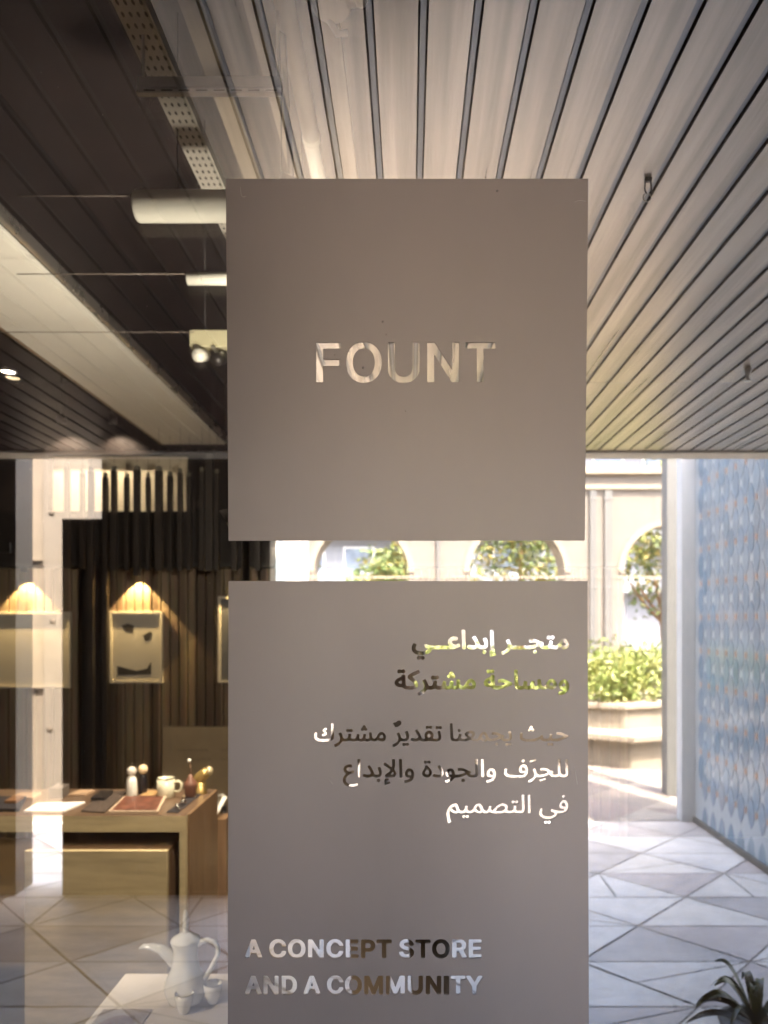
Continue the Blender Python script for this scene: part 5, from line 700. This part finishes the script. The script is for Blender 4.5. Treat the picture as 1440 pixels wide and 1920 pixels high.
# ---------------------------------------------------------------- services under the shop ceiling
def hray(a, h): return a * h                      # x of a line along y at height EYE + h whose picture runs to the vanishing point
h = 1.42; x0, x1 = -.479 * h, -.4275 * h; z = EYE + h
t = thing('cable_tray', (x0, 1, z), 'long perforated steel cable tray under the shop ceiling', 'cable tray')
M_perf = mat('perforated_steel', (.46, .43, .39), .45, .3); n = M_perf.node_tree.nodes; l = M_perf.node_tree.links
tc = n.new('ShaderNodeTexCoord'); mp = n.new('ShaderNodeMapping'); mp.inputs['Scale'].default_value = (1 / ((x1 - x0) / 4), 1 / .034, 0); mp.inputs['Location'].default_value = (-x0 / ((x1 - x0) / 4), 0, 0)
fr = n.new('ShaderNodeVectorMath'); fr.operation = 'FRACTION'; sb = n.new('ShaderNodeVectorMath'); sb.operation = 'SUBTRACT'; sb.inputs[1].default_value = (.5, .5, 0)
ml = n.new('ShaderNodeVectorMath'); ml.operation = 'MULTIPLY'; ml.inputs[1].default_value = (1.25, 1, 0); ln = n.new('ShaderNodeVectorMath'); ln.operation = 'LENGTH'; lt = n.new('ShaderNodeMath'); lt.operation = 'LESS_THAN'; lt.inputs[1].default_value = .25
mx = n.new('ShaderNodeMix'); mx.data_type = 'RGBA'; mx.inputs[6].default_value = (.46, .43, .39, 1); mx.inputs[7].default_value = (.02, .015, .012, 1)
l.new(tc.outputs['Object'], mp.inputs[0]); l.new(mp.outputs[0], fr.inputs[0]); l.new(fr.outputs[0], sb.inputs[0]); l.new(sb.outputs[0], ml.inputs[0]); l.new(ml.outputs[0], ln.inputs[0]); l.new(ln.outputs['Value'], lt.inputs[0]); l.new(lt.outputs[0], mx.inputs[0]); l.new(mx.outputs[2], n['Principled BSDF'].inputs['Base Color'])
b = MB(); b.box(x0, x1, .1, 4.2, z, z + .002); b.build('bed', M_perf, t)
for xa in (x0 - .002, x1): b = MB(); b.box(xa, xa + .002, .1, 4.2, z - .001, z + .03); b.build('rail', M_galv, t)
dS = 1.80; t = thing('strut_channel', (-.4, dS - D, 2.9), 'slotted steel channel crossing under the cable tray', 'channel')
xa = IN(258, 0, dS)[0]; xb = IN(527, 0, dS)[0]; zt = IN(0, 143, dS)[2]; zm = IN(0, 166, dS)[2]; zb = IN(0, 180, dS)[2]
b = MB(); b.box(xa, xb, dS - D, dS - D + .003, zb, zt); b.build('web', M_galv, t)
b = MB(); b.box(xa, xb, dS - D - .012, dS - D - .0005, zb, zb + .004); b.box(xa, xb, dS - D - .006, dS - D - .0005, zm, zm + .003); b.build('lip', M_galv, t)
b = MB()
for k in range(8): b.box(xa + .015 + k * .042, xa + .042 + k * .042, dS - D - .001, dS - D - .0004, zb + .009, zb + .015)
b.build('slot', M_black, t)
for xx in (xa + .01, xb - .01): b = MB(); b.tube([(xx, dS - D + .01, zt), (xx, dS - D + .01, 3.36)], .004, 8); b.build('threaded_rod', M_galv, t)
h = 1.5; z = EYE + h; xc = -.203 * h; r = .0265
t = thing('white_pipe', (xc, 1, z), 'thick white plastic pipe running back under the ceiling with one coupling', 'pipe')
yj = F * h / (VY - 258) - D
b = MB(); b.tube([(xc, .45, z), (xc, yj, z)], r, 20); b.build('pipe', M_pvc, t)
b = MB(); b.lathe([(r, 0), (r * 1.1, .002), (r * 1.1, .02), (r, .022)], (xc, yj - .01, z), 20, axis='Y'); b.build('coupling', M_pvc, t)
b = MB(); b.tube([(xc - .004, yj, z), (xc - .004, 4.2, z)], r * .9, 20); b.build('rear_pipe', M_pvc, t)
b = MB(); b.tube([(xc + r, yj + .5, z), (xc + r + .02, yj + .5, z - .01), (xc + r + .03, yj + .52, z - .02)], .009, 8); b.build('tap', M_pvc, t)
h = 1.45; dJ = F * h / (VY - 20); xj, yj, zj = IN(637, 20, dJ)
t = thing('junction_box', (xj, yj, zj), 'round white junction box with a side knob under the ceiling', 'junction box')
b = MB(); b.lathe([(0, 0), (.040, 0), (.046, .006), (.046, .035), (.03, .045), (0, .045)], (xj - .02, yj, zj), 28); b.build('drum', M_pvc, t)
b = MB(); b.tube([(xj + .02, yj - .01, zj + .02), (xj + .045, yj - .02, zj + .012)], [.02, .016], 14); b.ball((xj + .05, yj - .02, zj + .01), .017, 14); b.build('knob', M_pvc, t)
b = MB(); b.tube([(xj - .03, yj + .03, zj + .005), (xj - .01, yj + .055, zj - .012), (xj + .012, yj + .06, zj - .005)], .008, 10); b.build('spur', M_pvc, t)
for nm, a0, a1, h, lab in (('cable_trunking', -.374, -.335, 1.62, 'wider flat tan trunking right of the perforated tray'), ('cable_trunking', -.269, -.243, 1.62, 'narrower flat tan trunking beside the white pipe'), ('cable_trunking', -.165, -.118, 1.62, 'pale flat trunking right of the white pipe')):
    z = EYE + h; t = thing(nm, (a0 * h, 1, z), lab, 'trunking', 'flat trunking under the shop ceiling'); b = MB(); b.box(a0 * h, a1 * h, .1, 4.3, z, z + .03); b.build('cover', mat('tan_trunking', (.20, .16, .115), .6, 0, .1, 5), t, bevel=.002)
    for yy in (.9, 2.1, 3.3): b = MB(); b.box(a0 * h + .01, a1 * h - .01, yy, yy + .02, z + .0305, 3.36); b.build('hanger', M_galv, t)
d_ = 2.16; xa, ya, za = IN(255, 387, d_); t = thing('insulated_pipe', (xa, ya, za), 'fat white insulated pipe end left of the upper sign panel', 'pipe'); r = 28 * d_ / F
b = MB(); b.lathe([(0, 0), (r * .9, 0), (r, .006), (r, .55), (r * .9, .556), (0, .556)], (xa, ya, za), 28, axis='X'); b.build('jacket', M_pvc, t)
b = MB(); b.tube([(xa - .34, ya, za + r * .7), (xa + .02, ya, za + r * .7)], .0020, 8); b.build('support_rod', mat('dull_rod', (.16, .13, .11), .6), t)
for xx in (xa + .12, xa + .42): b = MB(); b.tube([(xx, ya, za + r), (xx, ya, 3.36)], .002, 6); b.build('hanger', M_black, t)
d_ = 2.62; xa, ya, za = IN(352, 523, d_); t = thing('tube_lamp', (xa, ya, za), 'thin white tube fitting left of the sign, between pipe and spotlight track', 'lamp'); r = 11.5 * d_ / F
b = MB(); b.lathe([(0, 0), (r, 0), (r, .45), (0, .45)], (xa, ya, za), 20, axis='X'); b.build('tube', M_pvc, t)
b = MB(); b.tube([(xa - .60, ya, za + r * .8), (xa + .02, ya, za + r * .8)], .0020, 8); b.build('support_rod', mat('dull_rod', (.16, .13, .11), .6), t)
for xx in (xa + .06, xa + .4): b = MB(); b.tube([(xx, ya, za + r), (xx, ya, 3.36)], .002, 6); b.build('hanger', M_black, t)
d_ = 3.16; xa, ya, za = IN(355, 634, d_); t = thing('spotlight_track', (xa, ya, za), 'cream spotlight track with two adjustable heads beside the sign', 'lamp'); r = 16 * d_ / F
b = MB(); b.box(xa, xa + .5, ya, ya + .05, za - r, za + r); b.build('gear_box', mat('cream_metal', (.50, .46, .30), .5), t, bevel=.004)
b = MB(); b.tube([(xa - .80, ya, za + r * .7), (xa + .02, ya, za + r * .7)], .0020, 8); b.build('support_rod', mat('dull_rod', (.16, .13, .11), .6), t)
for xx in (xa + .06, xa + .4): b = MB(); b.tube([(xx, ya + .025, za + r), (xx, ya + .025, 3.36)], .002, 6); b.build('hanger', M_black, t)
for q, (dx, dz, m_) in enumerate(((.05, -.055, M_pvc), (.125, -.075, M_black), (.30, -.07, M_black))):
    b = MB(); b.tube([(xa + dx - .025, ya, za - r + .002), (xa + dx, ya - .005, za - r + dz * .5), (xa + dx + .02, ya - .01, za - r + dz * .4)], .009, 10); hd = b.build('arm', M_pvc, t)
    b = MB(); b.tube([(xa + dx + .01, ya + .03, za - r + dz * .5), (xa + dx + .005, ya - .02, za - r + dz * .8), (xa + dx, ya - .05, za - r + dz)], [.024, .027, .026], 18); b.build('head', m_, t)
# lamps that light the shop; spotlight cans and uplighter are added, unseen
def spot(parent, loc, to, e, size, col=(1, .88, .70), blend=.5):
    L = bpy.data.objects.new('bulb', bpy.data.lights.new('bulb', 'SPOT')); COL.objects.link(L); L.location = loc
    L.rotation_euler = (Vector(to) - Vector(loc)).to_track_quat('-Z', 'Y').to_euler(); L.data.energy = e; L.data.spot_size = R(size); L.data.spot_blend = blend; L.data.shadow_soft_size = .03; L.data.color = col
    return attach(L, parent)
spot(t, (xa + .30, ya - .06, za - .13), (-1.2, 2.0, .7), 26, 70)
def can(loc, to, e, size, label):  # added unseen spotlights that brighten the tables and the coffee set
    t = thing('added_spotlight', loc, label, 'lamp'); v = (Vector(to) - Vector(loc)).normalized(); p = Vector(loc)
    b = MB(); b.tube([p - v * .14, p - v * .02, p - v * .012], [.035, .038, .038], 18); b.build('can', M_black, t)
    b = MB(); b.tube([p - v * .12, (p.x, p.y, 3.36)], .008, 8); b.build('stem', M_black, t)
    spot(t, loc, to, e, size)
can((-.34, .85, 2.58), (-1.35, 1.83, .45), 14, 46, 'added black spotlight, unseen behind the upper sign, lighting the oak tables')
can((-1.5, .14, 1.75), (-.60, .80, .68), 4.5, 40, 'added black spotlight out of view, lighting the coffee set on the plinth')
t = thing('added_uplight', (-.45, 1.0, 0), 'added slim black uplighter, unseen behind the upper sign, brightening the soffit', 'lamp')  # added unseen lamp that brightens the white bulkhead soffit
b = MB(); b.lathe([(0, 0), (.13, 0), (.13, .012), (.012, .02), (.010, 1.84), (0, 1.84)], (-.45, 1.0, .005), 24); b.build('pole', M_black, t)
b = MB(); b.lathe([(0, 1.83), (.03, 1.83), (.07, 1.90), (.067, 1.90), (.028, 1.835), (0, 1.835)], (-.45, 1.0, 0), 24); b.build('bowl', M_black, t)
spot(t, (-.45, 1.0, 1.91), (-1.40, 3.3, 2.8), 13, 150, col=(1, .95, .84), blend=1).data.shadow_soft_size = .09
for px_ in (120, 215, 310):
    x_ = IN(px_, 0, 5.4)[0]; t = thing('wall_washer', (x_, YB - .16, 3.02), 'small recessed wall washer above the dark battens, %s' % {120: 'nearest the concrete column', 215: 'in the middle of its row', 310: 'nearest the sign panels'}[px_], 'lamp', 'wall washers over the battens')
    b = MB(); b.lathe([(0, .05), (.03, .05), (.03, 0), (.026, 0), (.024, .03), (0, .03)], (x_, YB - .16, 3.02), 18); b.build('can', M_black, t)
    b = MB(); b.tube([(x_, YB - .16, 3.065), (x_, YB - .16, 3.36)], .006, 8); b.build('stem', M_black, t)
    spot(t, (x_, YB - .16, 3.03), (x_, YB + .02, 2.45), 2.6, 110)
# ---------------------------------------------------------------- people
M_skin = mat('skin', (.30, .17, .11), .5, 0, .06, 20); M_hair = mat('black_hair', (.012, .009, .008), .45, 0, .3, 60, .3, 120, stretch=(8, 8, 1))
M_jack = mat('beige_jacket', (.26, .215, .165), .85, 0, .2, 8, .2, 60); M_shirt = mat('pale_shirt', (.62, .58, .52), .85, 0, .05, 8, .2, 60)
M_trou = mat('dark_trousers', (.025, .020, .020), .85, 0, .2, 8, .2, 60); M_shoe = mat('dark_shoe', (.02, .018, .018), .5); M_eye = mat('eye_white', (.7, .68, .64), .2); M_iris = mat('iris', (.03, .015, .01), .1); M_lip = mat('lip', (.32, .12, .10), .45)
def head(t, c, tilt=0.0, fwd=1):
    """head with face looking along +y*fwd; c = head centre"""
    cx, cy, cz = c; b = MB(); n_ = 32; h_ = 24; vs = []; fs = []
    for i in range(h_ + 1):
        th = math.pi * i / h_; zz = -math.cos(th)
        for k in range(n_):
            a = 2 * math.pi * k / n_; ca, sa = math.cos(a), math.sin(a) * fwd
            rx, ry, rz = .074, .095, .118; s_ = math.sin(th)
            jaw = 1 - .26 * max(0, -zz - .1) ** 1.1
            x = rx * s_ * ca * jaw; y = ry * s_ * sa * (1 - .12 * max(0, -zz)); z = rz * zz
            f = max(0, sa * fwd) ** 4 * s_
            nose = math.exp(-((ca * s_) / .14) ** 2 - ((zz + .12) / .16) ** 2) * f * .024
            brow = math.exp(-((zz - .16) / .09) ** 2) * f * .006; sock = -math.exp(-((abs(ca * s_) - .42) / .16) ** 2 - ((zz - .02) / .09) ** 2) * max(0, sa * fwd) * .010
            chin = math.exp(-((ca * s_) / .3) ** 2 - ((zz + .80) / .14) ** 2) * max(0, sa * fwd) * .014
            y += fwd * (nose + brow + sock + chin)
            vs.append((cx + x, cy + y, cz + z))
    for i in range(h_):
        for k in range(n_): a, q = i * n_ + k, i * n_ + (k + 1) % n_; fs.append((a, q, q + n_, a + n_))
    b.add(vs, fs, 0, True)
    for s_ in (-1, 1): b.ball((cx + s_ * .074, cy - .005 * fwd, cz - .012), (.010, .018, .030), 12)
    o = b.build('head', M_skin)
    for s_ in (-1, 1):
        e = MB(); e.ball((cx + s_ * .031, cy + fwd * .079, cz + .002), .012, 14); e = e.build('eye', M_eye, t)
        g = MB(); g.ball((cx + s_ * .031, cy + fwd * .088, cz + .002), .0055, 10); g.build('iris', M_iris, e)
        g = MB(); g.tube([(cx + s_ * .014, cy + fwd * .094, cz + .022), (cx + s_ * .032, cy + fwd * .094, cz + .028), (cx + s_ * .050, cy + fwd * .082, cz + .022)], .0035, 6); g.build('eyebrow', M_hair, t)
    g = MB(); g.ball((cx, cy + fwd * .0875, cz - .060), (.022, .008, .0075), 14); g.build('mouth', M_lip, t)
    b = MB(); vs = []; fs = []          # hair cap: back and top of the skull, down to the collar
    for i in range(19):
        th = math.pi * i / 18
        for k in range(28):
            a = 2 * math.pi * k / 28; ca, sa = math.cos(a), math.sin(a); zz = math.cos(th)
            front = max(0, sa); low = -.62 + 1.12 * front ** .6; zc = max(zz, low); s_ = math.sqrt(max(0, 1 - zc * zc)) if zz >= low else math.sqrt(max(0, 1 - low * low))
            jit = 1 + .02 * math.sin(k * 5.1 + i)
            vs.append((cx + .083 * s_ * ca * jit, cy + fwd * (-.010 + .100 * s_ * sa) * jit, cz + .012 + .122 * zc))
    for i in range(18):
        for k in range(28): a, q = i * 28 + k, i * 28 + (k + 1) % 28; fs.append((a, a + 28, q + 28, q))
    b.add(vs, fs, 0, True); b.build('hair', M_hair, t)
    return o
def hand(wrist, aim, palm_n, side, curl, m=M_skin, L=.085):
    """palm and five fingers; aim: finger direction, palm_n: the way the palm faces, side: +1 thumb on aim x palm_n side"""
    w_ = Vector(wrist); a = Vector(aim).normalized(); n_ = Vector(palm_n).normalized(); n_ = (n_ - a * n_.dot(a)).normalized(); s_ = a.cross(n_).normalized() * side; outs = []
    pal = skin('palm', [(*(w_ - a * .01), .024, .018), (*(w_ + a * .03), .033, .016), (*(w_ + a * L * .86), .037, .013)], [(0, 1), (1, 2)], m, levels=2); outs.append(pal)
    for k, (off, ln, r_) in enumerate(((.028, .070, .0085), (.009, .080, .009), (-.010, .074, .0085), (-.028, .058, .0075))):
        p = w_ + a * L * .78 + s_ * off; d = a.copy(); pts = [p]; ang = curl * (1 + .06 * k)
        for seg in (.42, .32, .26):
            d = (Matrix.Rotation(ang, 3, n_.cross(a)) @ d) if False else (d * math.cos(ang) + n_ * math.sin(ang) if seg == .42 else (d + n_ * ang * .75 - a * ang * .25).normalized()); p = p + d * ln * seg; pts.append(p)
        outs.append(skin('finger', [(*q, r_ * (1 - .09 * i)) for i, q in enumerate(pts)], [(0, 1), (1, 2), (2, 3)], m, levels=2))
    p = w_ + a * .02 + s_ * .020; pts = [p, p + s_ * .022 + a * .022 + n_ * .006, p + s_ * .030 + a * .050 + n_ * .016, p + s_ * .026 + a * .072 + n_ * .024]
    outs.append(skin('thumb', [(*q, .0115 - .001 * i) for i, q in enumerate(pts)], [(0, 1), (1, 2), (2, 3)], m, levels=2))
    return outs

# the photographer, standing behind the lens and facing the glass
bx, by = -.03, -1.50
t = thing('person', (bx, by, 0), 'person in beige jacket and dark trousers holding a phone up towards the window', 'person')
hd = head(t, (bx, by + .05, 1.475))
body = skin('body', [(bx, by, .87, .135, .11), (bx, by, 1.02, .125, .095), (bx, by + .01, 1.18, .135, .10), (bx, by + .005, 1.30, .09, .07), (bx, by + .015, 1.37, .048), (bx, by + .035, 1.42, .048),
    (bx + .16, by, 1.275, .048), (bx + .215, by + .09, 1.07, .040), (bx + .105, by + .355, 1.375, .027), (bx - .16, by, 1.275, .048), (bx - .215, by + .09, 1.07, .040), (bx - .075, by + .355, 1.375, .027),
    (bx + .09, by, .82, .082), (bx + .095, by + .02, .46, .053), (bx + .10, by, .09, .035), (bx + .10, by + .14, .04, .033), (bx - .09, by, .82, .082), (bx - .095, by + .02, .46, .053), (bx - .10, by, .09, .035), (bx - .10, by + .14, .04, .033)],
    [(0, 1), (1, 2), (2, 3), (3, 4), (4, 5), (3, 6), (6, 7), (7, 8), (3, 9), (9, 10), (10, 11), (0, 12), (12, 13), (13, 14), (14, 15), (0, 16), (16, 17), (17, 18), (18, 19)], M_skin)
hands = hand((bx + .105, by + .36, 1.385), (-.25, .3, 1), (-.8, .5, 0), -1, .55) + hand((bx - .075, by + .36, 1.385), (.25, .3, 1), (.8, .5, 0), 1, .55)
join_into(body, [hd] + hands); attach(body, t)
jk = skin('jacket', [(bx, by, .80, .175, .13), (bx, by, 1.02, .15, .112), (bx, by + .01, 1.18, .155, .115), (bx, by + .005, 1.295, .11, .085), (bx, by + .012, 1.345, .062),
    (bx + .165, by, 1.275, .062), (bx + .22, by + .09, 1.06, .055), (bx + .115, by + .325, 1.35, .040), (bx - .165, by, 1.275, .062), (bx - .22, by + .09, 1.06, .055), (bx - .085, by + .325, 1.35, .040)],
    [(0, 1), (1, 2), (2, 3), (3, 4), (3, 5), (5, 6), (6, 7), (3, 8), (8, 9), (9, 10)], M_jack, t)
b = MB(); vs = []
for i in range(9):
    z = .86 + i * .056; w0 = .078 + .014 * math.sin(i * .5); dp = .122 if i < 6 else .122 - (i - 5) * .012
    vs += [(bx - w0, by + dp + .002, z), (bx, by + dp + .016, z), (bx + w0, by + dp + .002, z)]
b.add(vs, [f for i in range(8) for f in ((3 * i, 3 * i + 1, 3 * i + 4, 3 * i + 3), (3 * i + 1, 3 * i + 2, 3 * i + 5, 3 * i + 4))], 0, True); b.build('shirt', M_shirt, t)
skin('trousers', [(bx, by, .86, .16, .122), (bx + .095, by, .79, .102), (bx + .10, by + .02, .46, .076), (bx + .105, by, .10, .062), (bx - .095, by, .79, .102), (bx - .10, by + .02, .46, .076), (bx - .105, by, .10, .062)], [(0, 1), (1, 2), (2, 3), (0, 4), (4, 5), (5, 6)], M_trou, t)
for s_ in (-1, 1): skin('shoe', [(bx + s_ * .103, by - .05, .045, .040, .042), (bx + s_ * .104, by + .06, .045, .044, .036), (bx + s_ * .106, by + .17, .034, .040, .028)], [(0, 1), (1, 2)], M_shoe, t)
t = thing('phone', (-.012, -1.062, 1.545), 'dark phone held upright in both hands towards the glass', 'phone')
b = MB(); b.box(-.050, .026, -1.0645, -1.0565, 1.468, 1.626); b.build('body', M_black, t, bevel=.004, seg=3)
b = MB(); b.box(-.047, .023, -1.0652, -1.0647, 1.472, 1.622); b.build('screen', mat('phone_screen', (.02, .02, .022), .1), t)
b = MB(); b.lathe([(0, 0), (.007, 0), (.007, .002), (.006, .0025), (0, .0018)], (-.022, -1.0565, 1.60), 16, axis='Y'); b.build('second_lens', M_black, t)
